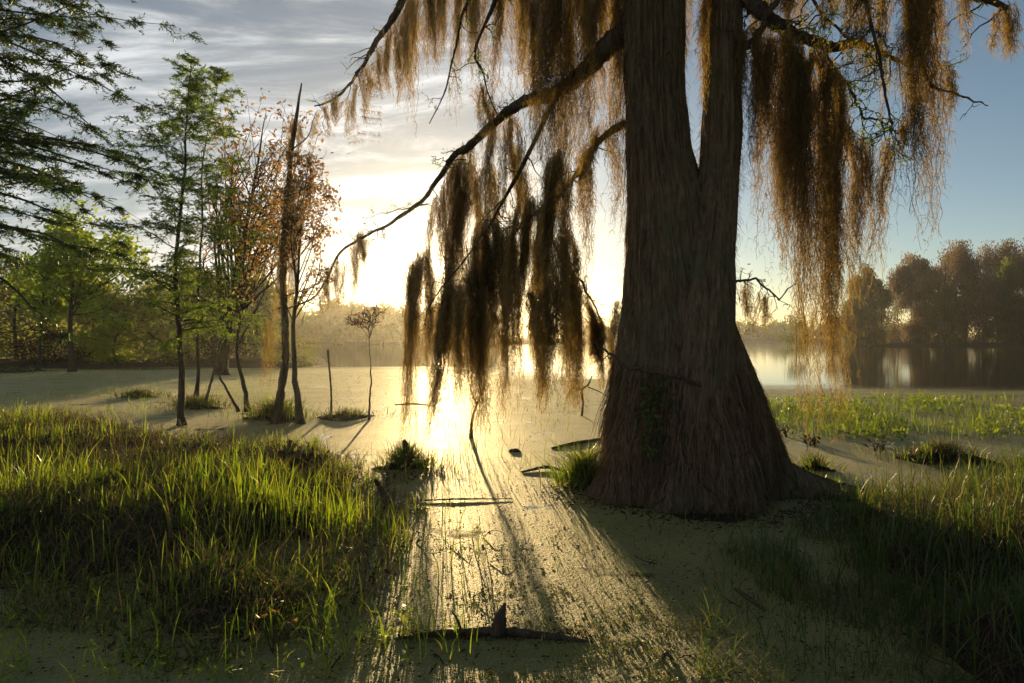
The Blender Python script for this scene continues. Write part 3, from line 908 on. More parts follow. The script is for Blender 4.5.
SG = 'slim saplings standing in the shallow water'
feathery('cypress_sapling', 'tall straight green sapling with feathery crown, thickest of the slim trunks', None,
         [(181, 428, 11.6), (180, 400, 11.6), (176, 340, 11.6), (175, 270, 11.7), (180, 190, 11.8), (187, 120, 11.8), (194, 62, 11.8)], .072, .34, 85, 1.2, leafdens=1.3, size=(.04, .09), group=SG)
feathery('cypress_sapling', 'slender green sapling behind and right of the tall straight one', None,
         [(196, 398, 15), (198, 360, 15), (200, 300, 15), (204, 240, 15), (206, 170, 15), (216, 110, 15), (226, 68, 15)], .045, .3, 62, 1.35, leafdens=1.3, size=(.05, .10), group=SG)
feathery('cypress_sapling', 'faint thin sapling with two stems beside the leaning maple', None,
         [(204, 405, 14.5), (212, 370, 14.5), (222, 330, 14.6), (236, 280, 14.6), (240, 210, 14.6)], .032, .45, 22, .7, group=SG)
# big left-edge cypress, trunk just out of view
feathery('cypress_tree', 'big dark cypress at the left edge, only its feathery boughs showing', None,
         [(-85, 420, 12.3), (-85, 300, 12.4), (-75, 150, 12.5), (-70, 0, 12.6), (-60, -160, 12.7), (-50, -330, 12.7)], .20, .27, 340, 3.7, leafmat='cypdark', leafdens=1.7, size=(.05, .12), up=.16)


def forked(name, label, path, r0, crown_c, crown_r, nlimb, leafmat, nleaf, lsize, cat='tree', group=None, seed_dir=(0, 0, 1), spread=.05, barkm='sapbark', stems=1, from_f=(.35, 1.0), clump=.16):
    """Broadleaf tree: a stem along a path, limbs that fork out to points of an uneven crown, leaves clumped round the twig ends."""
    root = thing(name, label, cat, group)
    k = 60
    p = spline([W(*q) for q in path], k)
    p[:, 0] += wander(1, k, .008)[0]
    rad = r0 * (1 - np.linspace(0, 1, k) ** .8 * .96)
    rad[:5] *= np.linspace(1.4, 1, 5)
    mb = MB()
    tube(mb, p, rad, 10, rough=.05)
    mb.build('trunk', M[barkm], root, smooth=True)
    cm = MB()
    cc = np.asarray(crown_c)
    cr = np.asarray(crown_r)
    LP = []
    for b_ in range(nlimb):
        i = int(rng.uniform(*from_f) * (k - 1))
        tgt = cc + nrm(rng.normal(size=3)) * cr * rng.uniform(.45, 1.0) ** .6
        tgt[2] = max(tgt[2], p[i, 2] * .8 + .1)
        mid = p[i] * .5 + tgt * .5 + rng.normal(size=3) * .12 * np.linalg.norm(tgt - p[i]) + [0, 0, .03]
        q = spline([p[i], mid, tgt], 12)
        tube(cm, q, np.linspace(max(.006, rad[i] * .4), .003, 12), 5, 0)
        for s in range(7):
            j = rng.integers(5, 12)
            d = nrm(rng.normal(size=3) + [0, 0, .6])
            l2 = rng.uniform(.2, .5) * np.mean(cr) * .5
            qq = spline([q[j], q[j] + d * l2 * .5 + rng.normal(size=3) * .05, q[j] + d * l2 + rng.normal(size=3) * .08], 6)
            tube(cm, qq, np.linspace(.006, .0015, 6), 4, 0, cap=False)
            LP.append(qq[2:])
        LP.append(q[8:])
    LP = np.vstack(LP)
    c_i = rng.integers(0, len(LP), nleaf)
    wgt = rng.random(len(LP))
    keep = rng.random(nleaf) < (.25 + wgt[c_i])
    c_i = c_i[keep]
    n = len(c_i)
    pos = LP[c_i] + rng.normal(size=(n, 3)) * clump * np.array([1, 1, .7])
    leaves(cm, pos, rng.normal(size=(n, 3)) + [0, 0, -.4], rng.uniform(*lsize, n), rng.uniform(.4, .7, n) * lsize[0] * 1.4, 1)
    cm.build('crown', [M[barkm], M[leafmat]], root)
    return root, p, rad


# rust-leaved maple: leaning trunk and two more stems
forked('maple_tree', 'leaning maple with rusty red young leaves behind the dead snag',
       [(222, 375, 17.0), (226, 345, 17), (234, 300, 17), (243, 255, 17), (252, 200, 17.2), (262, 150, 17.2), (270, 110, 17.3)], .14,
       W(266, 180, 17.2), (1.6, 1.4, 2.5), 80, 'maple', 4200, (.08, .15), group=None, clump=.08, from_f=(.2, .75))
forked('maple_sapling', 'thin curved maple stem with sparse olive brown leaves rising beside the snag',
       [(247, 412, 12.5), (243, 385, 12.5), (238, 360, 12.5), (240, 325, 12.6), (246, 290, 12.6), (250, 240, 12.7), (262, 180, 12.8)], .05,
       W(262, 215, 12.7), (.75, .8, 1.1), 22, 'maple', 1400, (.05, .09), clump=.07, group=SG)
forked('maple_sapling', 'crooked bare-footed sapling right of the dead snag, rusty leaves above',
       [(301, 426, 11.8), (300, 395, 11.8), (297, 370, 11.8), (297, 330, 11.8), (299, 290, 11.8), (300, 240, 11.9), (304, 190, 12), (310, 150, 12)], .07,
       W(312, 215, 12), (.6, .7, 1.5), 36, 'maple', 2000, (.06, .11), clump=.06, group=SG, from_f=(.45, 1))
forked('young_tree', 'thin leaning bare stem slanting down to the right into the shallows',
       [(238, 412, 12.6), (226, 388, 12.6), (214, 360, 12.6), (206, 330, 12.7), (203, 300, 12.8)], .03,
       W(205, 300, 12.8), (.5, .5, .6), 8, 'cypleaf', 160, (.04, .07), clump=.06, group=SG)
forked('young_tree', 'slim sapling with small flat crown standing alone in the bright water',
       [(369, 420, 12.3), (370, 390, 12.3), (369, 360, 12.3), (366, 335, 12.3), (364, 318, 12.3)], .022,
       W(364, 316, 12.3), (.45, .4, .22), 16, 'maple', 420, (.025, .05), clump=.05, group=SG, from_f=(.7, 1))

# dead snag
snag = thing('dead_snag', 'dark dead trunk broken to a sharp point, draped in golden moss', 'dead tree')
k = 90
sp = spline([W(276, 424, 11.9), W(281, 395, 11.9), W(285, 360, 11.9), W(284, 320, 11.9), W(282, 280, 11.9), W(285, 220, 11.9), (W(290, 165, 11.9)), W(296, 120, 11.9), W(302, 84, 11.9)], k)
sp[:, 0] += wander(1, k, .004)[0]
mb = MB()
rr = np.interp(np.linspace(0, 1, k), [0, .06, .3, .6, .85, 1], [.10, .072, .062, .055, .036, .012])
tube(mb, sp, rr * (1 + .06 * rng.normal(size=k)), 12, rough=.06)
mb.build('trunk', M['dead'], snag, smooth=True)
for i, e in ((52, (.5, 0, .6)), (60, (-.5, .2, .6)), (70, (.4, -.2, .5)), (40, (.6, .1, .3))):
    mb = MB()
    q = [sp[i]]
    d = nrm(np.array(e))
    for s in range(7):
        d = nrm(d + rng.normal(size=3) * .18)
        q.append(q[-1] + d * .13)
    tube(mb, np.array(q), np.linspace(.014, .003, 8), 5)
    mb.build('branch', M['dead'], snag, smooth=True)
SNG = 'golden moss on the dead snag'
moss(280, 291, 225, 200, 330, 11.8, 'shaggy dark moss wrapped round the middle of the dead snag', 1.2, group=SNG)
moss(288, 305, 165, 195, 320, 11.85, 'glowing golden moss hanging on the right side of the dead snag', 1.3, group=SNG)
moss(290, 300, 110, 125, 190, 11.85, 'thin moss shreds near the pointed top of the dead snag', .6, group=SNG)
moss(264, 275, 318, 320, 398, 9.3, 'faint golden moss wisp hanging from the tip of the long limb', .45)

# bright green tree, further back on the left
forked('young_tree', 'bushy yellow green tree with dense leaves behind the tall sapling', [(72, 372, 27), (70, 330, 27), (71, 290, 27), (73, 250, 27), (76, 215, 27)], .13,
       W(86, 262, 27), (2.25, 1.8, 2.3), 60, 'bright', 5200, (.16, .32), clump=.17, from_f=(.3, 1))
forked('young_tree', 'smaller yellow green tree under the boughs of the edge cypress', [(38, 372, 30), (40, 340, 30), (44, 300, 30), (48, 262, 30)], .09,
       W(48, 290, 30), (1.6, 1.4, 1.8), 36, 'bright', 2200, (.16, .30), clump=.17, from_f=(.3, 1))


# ------------------------------------------------------------------ woods on the shores
def crowned(name, label, x, y, H, cw, leafmat, nleaf, lsize, cat='tree', group=None, base=.1, droop=0.0, nclump=40, trunkr=.2, extra=0, ragged=0.0):
    """Distant tree: trunk with limbs, and clumps of leaves scattered unevenly through the crown volume."""
    root = thing(name, label, cat, group)
    tm, cm = MB(), MB()
    p = spline([(x, y, -.1), (x + rng.normal() * .1, y, H * .5), (x + rng.normal() * .3, y + rng.normal() * .3, H * .93)], 20)
    tube(tm, p, np.linspace(trunkr, .03, 20), 7)
    for e_ in range(extra):
        ex, ey = x + rng.normal() * cw * .6, y + rng.normal() * cw * .5 - cw * .3
        eh = H * rng.uniform(.55, .98)
        tube(tm, spline([(ex, ey, -.1), (ex + rng.normal() * .2, ey, eh * .5), (ex + rng.normal() * .5, ey, eh)], 12), np.linspace(trunkr * .6, .03, 12), 6)
    cl = []
    for c in range(nclump):
        f = base + (1 - base) * rng.random() ** .8
        g = (f - base) / (1 - base)
        r = cw * (0.35 + .75 * math.sin(PI * min(1, g * .85 + .12))) * math.sqrt(rng.random())
        az = rng.random() * 2 * PI
        r *= 1 + ragged * math.sin(2 * az + nclump + x) + ragged * .6 * math.sin(9 * f + x * 3)
        if c % 9 == 0 and ragged:
            f, r = rng.uniform(.85, 1.12), r * .6
        cpos = np.array([x + r * math.cos(az), y + r * math.sin(az), f * H])
        q = spline([p[int(min(.95, f * .85) * 19)], (p[int(min(.95, f * .85) * 19)] + cpos) / 2 + rng.normal(size=3) * .1, cpos], 6)
        tube(tm, q, np.linspace(trunkr * .25, .015, 6), 4)
        cl.append((cpos, cw * rng.uniform(.12, .3) * (1 - .45 * min(1, ragged * 2))))
    idx = rng.integers(0, nclump, nleaf)
    cp = np.array([c[0] for c in cl])[idx]
    cs = np.array([c[1] for c in cl])[idx]
    pos = cp + np.clip(rng.normal(size=(nleaf, 3)), -1.5, 1.5) * cs[:, None] * [1, 1, .7 + droop * .5]
    if droop:
        pos[:, 2] -= np.abs(rng.normal(size=nleaf)) * droop * cs
    pos[:, 2] = np.maximum(pos[:, 2], .05)
    d = rng.normal(size=(nleaf, 3)) + [0, 0, -2.2 * droop]
    vv = np.clip(np.random.default_rng(len(bpy.data.objects)).random(nclump)[idx] * .7 + rng.random(nleaf) * .3, 0, 1)
    leaves(cm, pos, d, rng.uniform(*lsize, nleaf), rng.uniform(.35, .6, nleaf) * lsize[0] * 1.2, 0, vv)
    tm.build('trunk', M['sapbark'], root, smooth=True)
    cm.build('crown', M[leafmat], root)
    return root


NG = 'trees of the near left shore'
near = [(-31, 36, 6.8, 2.6, 'fardark', 'dark rounded tree at the far left of the near shore'),
        (-27.5, 38, 5.6, 2.3, 'farleaf', 'olive tree of the near shore beside the dark rounded one'),
        (-24.5, 40, 4.6, 2.2, 'farleaf', 'tree of the near shore half hidden by the bushy yellow green tree'),
        (-21.5, 37, 3.6, 1.9, 'farleaf', 'low olive tree of the near shore under the tall sapling'),
        (-19.5, 41, 5.6, 2.2, 'fardark', 'dark tree of the near shore standing behind the tall sapling'),
        (-17.0, 39, 5.2, 1.9, 'farleaf', 'olive tree of the near shore left of the leaning maple'),
        (-14.6, 39, 4.6, 1.5, 'fardark', 'smallest dark tree at the tip of the near shore'),
        (-36, 41, 9.0, 3.0, 'fardark', 'tall dark tree at the very edge of the near shore woods')]
for x, y, H, cw, m_, lab in near:
    crowned('shore_tree', lab, x, y, H, cw, m_, 3600, (.2, .42), group=NG, base=.04, nclump=60, trunkr=.12)
BG = 'brushy bushes along the near left shore'
for x, y, H, cw, m_, lab in [(-27, 34.2, 2.0, 1.7, 'fardark', 'dark low bush at the water edge on the far left'),
                             (-23, 34.3, 1.7, 1.5, 'litter', 'brown twiggy bush at the water edge below the yellow green tree'),
                             (-20.2, 34.6, 2.6, 1.2, 'bright', 'glowing yellow bush at the water edge'),
                             (-17.8, 35.2, 1.9, 1.6, 'farleaf', 'olive bush at the water edge behind the tall sapling'),
                             (-14.8, 35.6, 1.8, 1.5, 'litter', 'brown bush at the water edge left of the maple foot'),
                             (-12.0, 36.6, 1.4, 1.3, 'farleaf', 'outermost low bush at the tip of the near shore')]:
    crowned('bush', lab, x, y, H, cw, m_, 2400, (.1, .24), cat='bush', group=BG, base=.05, nclump=34, trunkr=.05)

RG = 'mossy trees of the right shore'
for x, y, H, cw, m_, nl, lab in [
        (60.0, 115, 11.8, 3.2, 'farolive', 5000, 'shorter olive tree at the left end of the right-hand woods'),
        (56.6, 113, 7.0, 2.0, 'farolive', 2200, 'low pale bush-like tree at the lake edge left of the olive tree'),
        (69.0, 117, 13.8, 3.6, 'fargrey', 6500, 'brown mossy tree left of the tallest in the right-hand woods'),
        (71.5, 113, 9.0, 2.6, 'farolive', 3000, 'sunlit olive mossy tree standing forward at the lake edge'),
        (76.0, 117, 15.2, 4.8, 'fargrey', 7500, 'tall brown mossy tree in the middle of the right-hand woods'),
        (82.0, 112, 12.5, 3.6, 'fardark', 4500, 'dark shaded tree standing forward in the right-hand woods'),
        (86.0, 118, 16.8, 5.0, 'fargrey', 7500, 'tallest mossy tree at the right border of the woods'),
        (95.0, 118, 16.0, 5.5, 'fargrey', 5000, 'mossy tree just beyond the right border'),
        (91.0, 110, 9.0, 3.6, 'fardark', 3500, 'dark low tree at the lake edge on the right border')]:
    crowned('mossy_tree', lab, x, y, H, cw * 1.1, m_, nl * 5, (.25, .65), group=RG, base=.06, droop=1.3, nclump=80, ragged=.45, extra=4, trunkr=.3)
crowned('mossy_tree', 'small dark tree standing alone in the lake with its reflection', 43.3, 104, 4.9, 2.1, 'fardark', 2000, (.2, .42), base=.1, droop=.6, nclump=20, trunkr=.14)


def wood(name, label, xs, ys, hs, n, leafmat, lsize, nleaf):
    mb = MB()
    for k_ in range(n):
        x = rng.uniform(*xs)
        y = rng.uniform(*ys)
        H = rng.uniform(*hs)
        cw = H * rng.uniform(.22, .36)
        tube(mb, [(x, y, 0), (x, y, H * .5), (x + .2, y, H * .9)], [.22, .16, .05], 5, 1)
        m_ = nleaf
        ncl = 14
        cc = np.column_stack([rng.normal(size=(ncl, 2)) * cw * .55, rng.uniform(.12, .95, ncl) * H]) + [x, y, 0]
        idx = rng.integers(0, ncl, m_)
        pos = cc[idx] + rng.normal(size=(m_, 3)) * cw * .28
        pos[:, 2] = np.maximum(pos[:, 2], .1)
        leaves(mb, pos, rng.normal(size=(m_, 3)) + [0, 0, -.6], rng.uniform(*lsize, m_), lsize[0] * .7, 0, np.clip(rng.random(ncl)[idx] * .7 + rng.random(m_) * .3, 0, 1))
    o = mb.build(name, [M[leafmat], M['sapbark']])
    return tag(o, label, 'woods', kind='stuff')


wood('far_woods', 'hazy band of woods on the far shore below the sun', (-75, -4), (132, 165), (4.8, 8.2), 110, 'farleaf', (.7, 1.4), 900)
wood('far_woods', 'faint farthest treeline between the trunk and the mossy trees', (10, 190), (305, 350), (5, 9), 140, 'farleaf', (1.4, 2.6), 260)
wood('far_woods', 'hazy woods behind the near left shore', (-130, -45), (120, 160), (9, 14), 80, 'farleaf', (.8, 1.5), 700)

# ------------------------------------------------------------------ grasses and marsh plants
LBp = left_bank
# fresh tall blades
mb = MB()
q = LBp.sample(9000, lambda x, y: np.clip(vnoise(x, y, 1.2, 91) * 2.0 * vnoise(x, y, 3.7, 97) * 2.4 - .7, 0.03, 1) * np.where(y < 5.0, .55, 1), -0.05)
h = (.09 + .32 * rng.random(len(q)) ** 1.7) * np.clip(1.25 - .06 * q[:, 1], .6, 1) * (0.35 + 1.3 * vnoise(q[:, 0], q[:, 1], 1.3, 92) ** 1.4) * np.where(q[:, 1] < 4.8, .75, 1)
blades(mb, q, h, rng.uniform(.005, .011, len(q)), rng.uniform(.02, .55, len(q)) ** 1.3)
q = LBp.sample(800, None, -0.55)
blades(mb, q, rng.uniform(.08, .34, len(q)), rng.uniform(.005, .010, len(q)), rng.uniform(.02, .8, len(q)))
q = LBp.sample(60, lambda x, y: np.where(y > 5, 1, .15), -.1)
blades(mb, q, rng.uniform(.3, .45, len(q)), rng.uniform(.010, .014, len(q)), rng.uniform(.05, .5, len(q)))
tag(mb.build('grass', M['grass']), 'fresh bright green marsh grass on the left bank', 'grass', kind='stuff')
# short tangled undergrowth, dead blades and litter
mb = MB()
q = LBp.sample(21000, lambda x, y: np.clip(vnoise(x, y, 1.6, 98) * 2.2 - .5, .12, 1), -0.3)
blades(mb, q, rng.uniform(.04, .16, len(q)) * np.clip(1.5 - .1 * q[:, 1], .5, 1), rng.uniform(.004, .009, len(q)), rng.uniform(.2, 1.5, len(q)), 0)
q = LBp.sample(9000, None, -0.25)
blades(mb, q, rng.uniform(.1, .38, len(q)), rng.uniform(.003, .006, len(q)), rng.uniform(.3, 1.6, len(q)), 1)
q = LBp.sample(17000, None, -0.35)
q[:, 2] += rng.uniform(0, .06, len(q))
leaves(mb, q, rng.normal(size=(len(q), 3)) * [1, 1, .5], rng.uniform(.015, .06, len(q)), rng.uniform(.008, .025, len(q)), 2)
q = LBp.sample(1800, None, -.4)
blades(mb, q, rng.uniform(.15, .42, len(q)), rng.uniform(.004, .008, len(q)), rng.uniform(.1, 1.3, len(q)), 1)
tag(mb.build('undergrowth', [M['grassdark'], M['straw'], M['litter']]), 'tangled short growth, dead blades and leaf litter on the left bank', 'undergrowth', kind='stuff')

mb = MB()
q = right_bank.sample(4200, lambda x, y: np.clip(vnoise(x, y, 1.2, 95) * 3 - .9, .05, 1), -0.2)
h = (.1 + .32 * rng.random(len(q)) ** 1.4) * (.7 + .6 * vnoise(q[:, 0], q[:, 1], .9, 93))
blades(mb, q, h, rng.uniform(.005, .011, len(q)), rng.uniform(.02, .6, len(q)) ** 1.2, 0)
q = right_bank.sample(9000, None, -0.25)
blades(mb, q, rng.uniform(.05, .22, len(q)), rng.uniform(.004, .008, len(q)), rng.uniform(.3, 1.5, len(q)), 0)
q = right_bank.sample(4000, None, -0.25)
blades(mb, q, rng.uniform(.1, .4, len(q)), rng.uniform(.003, .006, len(q)), rng.uniform(.3, 1.6, len(q)), 1)
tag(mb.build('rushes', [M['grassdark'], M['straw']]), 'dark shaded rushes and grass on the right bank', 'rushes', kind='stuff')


def scatter(n, fn):
    """n ground points drawn through fn(n) -> px, py (converted to the pond surface)."""
    px, py = fn(n)
    Y = CH * F / (py - HY)
    return np.column_stack([(px - CX) / F * Y, Y, np.zeros(n)])


# broad-leaved floating plants in a raft right of the trunk
mb = MB()
raft = Bank([(3.4, 12.5), (4.5, 10.2), (7.5, 9.8), (14, 10.5), (15, 15), (9, 16.5), (5, 15.5)], 0.01, 105, 1.0)
q = raft.sample(3300, lambda x, y: np.clip(vnoise(x, y, 1.1, 94) * 3.4 - 1.2, .02, 1), -.2)
q[:, 2] = rng.uniform(.01, .12, len(q))
leaves(mb, q, rng.normal(size=(len(q), 3)) * [1, 1, .5] + [0, 0, .5], rng.uniform(.05, .12, len(q)), rng.uniform(.03, .07, len(q)))
q = raft.sample(4200, lambda x, y: np.clip(vnoise(x, y, .8, 96) * 3 - .9, .03, 1), -.5)
q[:, 2] = 0
blades(mb, q, rng.uniform(.08, .3, len(q)), rng.uniform(.006, .011, len(q)), rng.uniform(.05, .6, len(q)), 0)
q = raft.sample(2200, None, -.5)
q[:, 2] = 0
blades(mb, q, rng.uniform(.1, .4, len(q)), rng.uniform(.004, .007, len(q)), rng.uniform(.1, .9, len(q)), 1)
tag(mb.build('water_plants', [M['weed'], M['straw']]), 'sunlit raft of leafy green water plants right of the trunk', 'water plants', kind='stuff')

# thin stems standing in the shaded duckweed at the lower right
mb = MB()
q = scatter(900, lambda n: (rng.uniform(700, 930, n), 520 + 165 * rng.random(n) ** .8))
blades(mb, q, rng.uniform(.05, .22, len(q)), rng.uniform(.003, .006, len(q)), rng.uniform(.1, 1.2, len(q)))
q = scatter(330, lambda n: (rng.uniform(540, 720, n), 525 + 150 * rng.random(n)))
blades(mb, q, rng.uniform(.02, .09, len(q)), rng.uniform(.003, .006, len(q)), rng.uniform(.1, 1.2, len(q)))
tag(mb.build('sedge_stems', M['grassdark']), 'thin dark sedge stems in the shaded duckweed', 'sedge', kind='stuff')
# stems in the sunny channel left of centre
mb = MB()
q = scatter(620, lambda n: (320 + 150 * rng.random(n) ** 1.7 + rng.normal(0, 12, n), 470 + 205 * rng.random(n)))
q = q[rng.random(len(q)) < np.clip(vnoise(q[:, 0], q[:, 1], 3.0, 141) * 2.4 - .6, .05, 1)]
blades(mb, q, rng.uniform(.04, .3, len(q)), rng.uniform(.004, .009, len(q)), rng.uniform(.1, .9, len(q)))
q = scatter(1100, lambda n: (rng.uniform(-10, 420, n), 570 + 118 * rng.random(n)))
q = q[rng.random(len(q)) < np.clip(vnoise(q[:, 0], q[:, 1], 3.5, 151) * 2.6 - .7, .06, 1)]
d_ = rng.normal(size=(1400, 3)) * [1, 1, .35] + [0, 0, .3]
p_ = scatter(1400, lambda n: (rng.uniform(-10, 420, n), 575 + 110 * rng.random(n)))
k_ = rng.random(1400) < np.clip(vnoise(p_[:, 0], p_[:, 1], 3.0, 152) * 3 - 1.1, .02, 1)
p_[:, 2] = rng.uniform(.005, .06, 1400)
leaves(mb, p_[k_], d_[k_], rng.uniform(.02, .06, k_.sum()), rng.uniform(.01, .025, k_.sum()))
blades(mb, q, rng.uniform(.03, .2, len(q)), rng.uniform(.003, .006, len(q)), rng.uniform(.1, 1.2, len(q)))
q = scatter(170, lambda n: (rng.uniform(445, 630, n), 408 + 75 * rng.random(n)))
blades(mb, q, rng.uniform(.06, .32, len(q)), rng.uniform(.005, .011, len(q)), rng.uniform(.05, .7, len(q)))
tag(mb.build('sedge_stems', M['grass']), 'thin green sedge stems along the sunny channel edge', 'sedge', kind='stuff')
# single fronds of duckweed standing proud of the mat
mb = MB()
Nf = 55000
py_ = 405 + 280 * rng.random(Nf) ** .75
px_ = rng.uniform(300, 1000, Nf)
Y_ = CH * F / (py_ - HY)
q = np.column_stack([(px_ - CX) / F * Y_, Y_, np.zeros(Nf)])
k_ = rng.random(Nf) < np.clip(vnoise(q[:, 0], q[:, 1], 2.5, 111) * vnoise(q[:, 0], q[:, 1], 9, 112) * 4.0 - .65, .05, 1)
q = q[k_]
q[:, 2] = rng.uniform(.001, .006, len(q))
leaves(mb, q, rng.normal(size=(len(q), 3)) * [1, 1, .4] + [0, 0, .2], rng.uniform(.006, .013, len(q)), rng.uniform(.005, .010, len(q)))
tag(mb.build('duckweed', M['duckweed']), 'loose golden duckweed fronds crowding on the pond surface', 'duckweed', kind='stuff')
# floating bits
mb = MB()
q = scatter(1500, lambda n: (rng.uniform(300, 1010, n), 385 + 300 * rng.random(n) ** 1.5))
q[:, 2] = .006
leaves(mb, q, rng.normal(size=(len(q), 3)) * [1, 1, .25], rng.uniform(.008, .04, len(q)), rng.uniform(.005, .016, len(q)))
q = scatter(5000, lambda n: (rng.uniform(0, 1024, n), 440 + 243 * rng.random(n)))
q[:, 2] = .006
leaves(mb, q, rng.normal(size=(len(q), 3)) * [1, 1, .2], rng.uniform(.006, .03, len(q)), rng.uniform(.004, .012, len(q)))
a_ = rng.random(2600) * 2 * PI
q = np.column_stack([TY * (696 - CX) / F + np.cos(a_) * (.95 + np.abs(rng.normal(0, .28, 2600))), TY + np.sin(a_) * (.9 + np.abs(rng.normal(0, .25, 2600))), np.full(2600, .008)])
leaves(mb, q, rng.normal(size=(len(q), 3)) * [1, 1, .3], rng.uniform(.015, .06, len(q)), rng.uniform(.006, .02, len(q)))
q = scatter(500, lambda n: (rng.uniform(300, 640, n), 375 + 40 * rng.random(n)))
q[:, 2] = .004
blades(mb, q, rng.uniform(.03, .13, len(q)), .008, rng.uniform(.2, 1.5, len(q)))
q = scatter(2600, lambda n: (rng.uniform(-20, 300, n), 370 + 45 * rng.random(n)))
q = q[rng.random(len(q)) < np.clip(vnoise(q[:, 0], q[:, 1], .8, 121) * 3 - 1, .05, 1)]
blades(mb, q, rng.uniform(.05, .22, len(q)), .009, rng.uniform(.1, .8, len(q)), 1)
q = scatter(700, lambda n: (rng.uniform(398, 590, n), 639 + rng.normal(0, 2.5, n)))
q[:, 2] = rng.uniform(.004, .03, 700)
leaves(mb, q, rng.normal(size=(700, 3)) * [1, 1, .5], rng.uniform(.008, .03, 700), rng.uniform(.005, .012, 700))
for px_, py_ in zip(rng.uniform(300, 1000, 34), 440 + 240 * rng.random(34)):
    c = G(px_, py_)
    l_ = rng.uniform(.04, .2)
    a1 = rng.random() * PI
    e_ = np.array([math.cos(a1), math.sin(a1), 0]) * l_
    tube(mb, spline([c + [0, 0, .004], c + e_ * .5 + rng.normal(size=3) * .012 + [0, 0, .016], c + e_ + [0, 0, rng.uniform(.004, .05)]], 7), np.linspace(.0035, .0015, 7), 5, 0, 0.3)
tag(mb.build('floating_debris', [M['litter'], M['grass']]), 'scattered dead leaves and shoots floating on the duckweed', 'debris', kind='stuff')


def tussock(px, py, rx, h, nb, label, mix=(.5, .3, .2), mound=.5, hmul=1.0, group='grassy tussocks in the shallow water'):
    """Grassy hummock: a mud mound with blades; mix = share of fresh, dark, straw blades."""
    c = G(px, py)
    r = rx / F * c[1]
    root = thing('grass_tussock', label, 'tussock', group)
    mb = MB()
    nr, na = 8, 30
    ph = rng.random(3) * 6
    lob = lambda a: 1 + .32 * np.sin(2 * a + ph[0]) + .22 * np.sin(3 * a + ph[1]) + .15 * np.sin(5 * a + ph[2])
    h = h * .85
    mound = mound * .6
    nb = int(nb * 1.3)
    r = r * 1.15
    v, f = [(c[0], c[1], h * mound)], []
    for i in range(1, nr + 1):
        for j in range(na):
            a_ = 2 * PI * j / na
            rr_ = .7 * r * i / nr * (1 + .08 * rng.normal()) * lob(a_)
            v.append((c[0] + rr_ * math.cos(a_), c[1] + rr_ * .7 * math.sin(a_), h * mound * (1 - (i / nr) ** 2) * (1 + .15 * rng.normal()) - .01 * (i == nr)))
    tri = [[0, 1 + j, 1 + (j + 1) % na] for j in range(na)]
    for i in range(nr - 1):
        for j in range(na):
            a0, b0 = 1 + i * na + j, 1 + i * na + (j + 1) % na
            f.append([a0, a0 + na, b0 + na, b0])
    mb.add(v, f)
    mb.add(v, tri)
    mb.build('mound', M['mud'], root, smooth=True)
    gm = MB()
    a_ = rng.random(nb) * 2 * PI
    rr_ = r * np.abs(rng.normal(0, .62, nb)) * lob(a_)
    q = np.column_stack([c[0] + rr_ * np.cos(a_), c[1] + rr_ * .7 * np.sin(a_), np.maximum(0, h * mound * (1 - (rr_ / r) ** 2))])
    hd = nrm(np.column_stack([np.cos(a_), np.sin(a_), 0 * a_]) + rng.normal(size=(nb, 3)) * [1.2, 1.2, 0])
    which = rng.choice(3, nb, p=mix)
    for w_ in range(3):
        k_ = which == w_
        if k_.sum():
            blades(gm, q[k_], rng.uniform(.25, 1.0, k_.sum()) ** 1.3 * 1.25 * h * hmul, rng.uniform(.005, .01, k_.sum()) * max(1, c[1] / 9), rng.uniform(.1, 1.2, k_.sum()), w_, heading=hd[k_])
    o_ = gm.build('foliage', [M['grass'], M['grassdark'], M['straw']], root)
    return root


tussock(138, 397, 24, .22, 500, 'flat brown tussock left of the tall sapling', (.1, .3, .6))
tussock(196, 408, 28, .3, 600, 'brown tussock around the foot of the tall sapling', (.15, .25, .6))
tussock(276, 420, 30, .42, 900, 'grassy tussock around the foot of the dead snag', (.35, .25, .4))
tussock(345, 417, 30, .18, 350, 'sparse twiggy tussock below the upright stick', (.1, .3, .6))
tussock(406, 468, 26, .3, 700, 'dark clump under the lone moss tail left of the sun', (.4, .4, .2))
tussock(585, 488, 24, .42, 900, 'yellow green clump at the left foot of the big trunk', (.6, .15, .25))
tussock(942, 462, 42, .30, 900, 'brown hummock among the water plants at the right', (.15, .25, .6), mound=.75, hmul=.7)
tussock(815, 470, 20, .2, 260, 'small brown tussock just right of the trunk flare', (.3, .2, .5))
tussock(800, 492, 55, .2, 700, 'low dark tussock along the root on the right of the trunk', (.25, .5, .25))
tussock(690, 508, 75, .16, 700, 'thin grass fringe along the front of the trunk base', (.1, .45, .45), mound=.03)
tussock(8, 372, 40, .3, 420, 'brown tussock near the left edge by the near shore', (.1, .4, .5))


# ------------------------------------------------------------------ logs, sticks, stumps
def stick(name, label, cat, pts, r, m='dead', parts=(), group=None, n=9, rough=.08):
    root = thing(name, label, cat, group)
    mb = MB()
    p = spline(pts, 40)
    tube(mb, p, np.interp(np.linspace(0, 1, 40), np.linspace(0, 1, len(r)), r) * (1 + .08 * rng.normal(size=40)), n, rough=rough)
    mb.build('stem', M[m], root, smooth=True)
    for nm, pp, r2 in parts:
        mb = MB()
        tube(mb, spline(pp, 14), np.interp(np.linspace(0, 1, 14), np.linspace(0, 1, len(r2)), r2), 8, rough=.08)
        mb.build(nm, M[m], root, smooth=True)
    return root


def gz(px, py, z):
    g = G(px, py)
    return g + [0, 0, z]


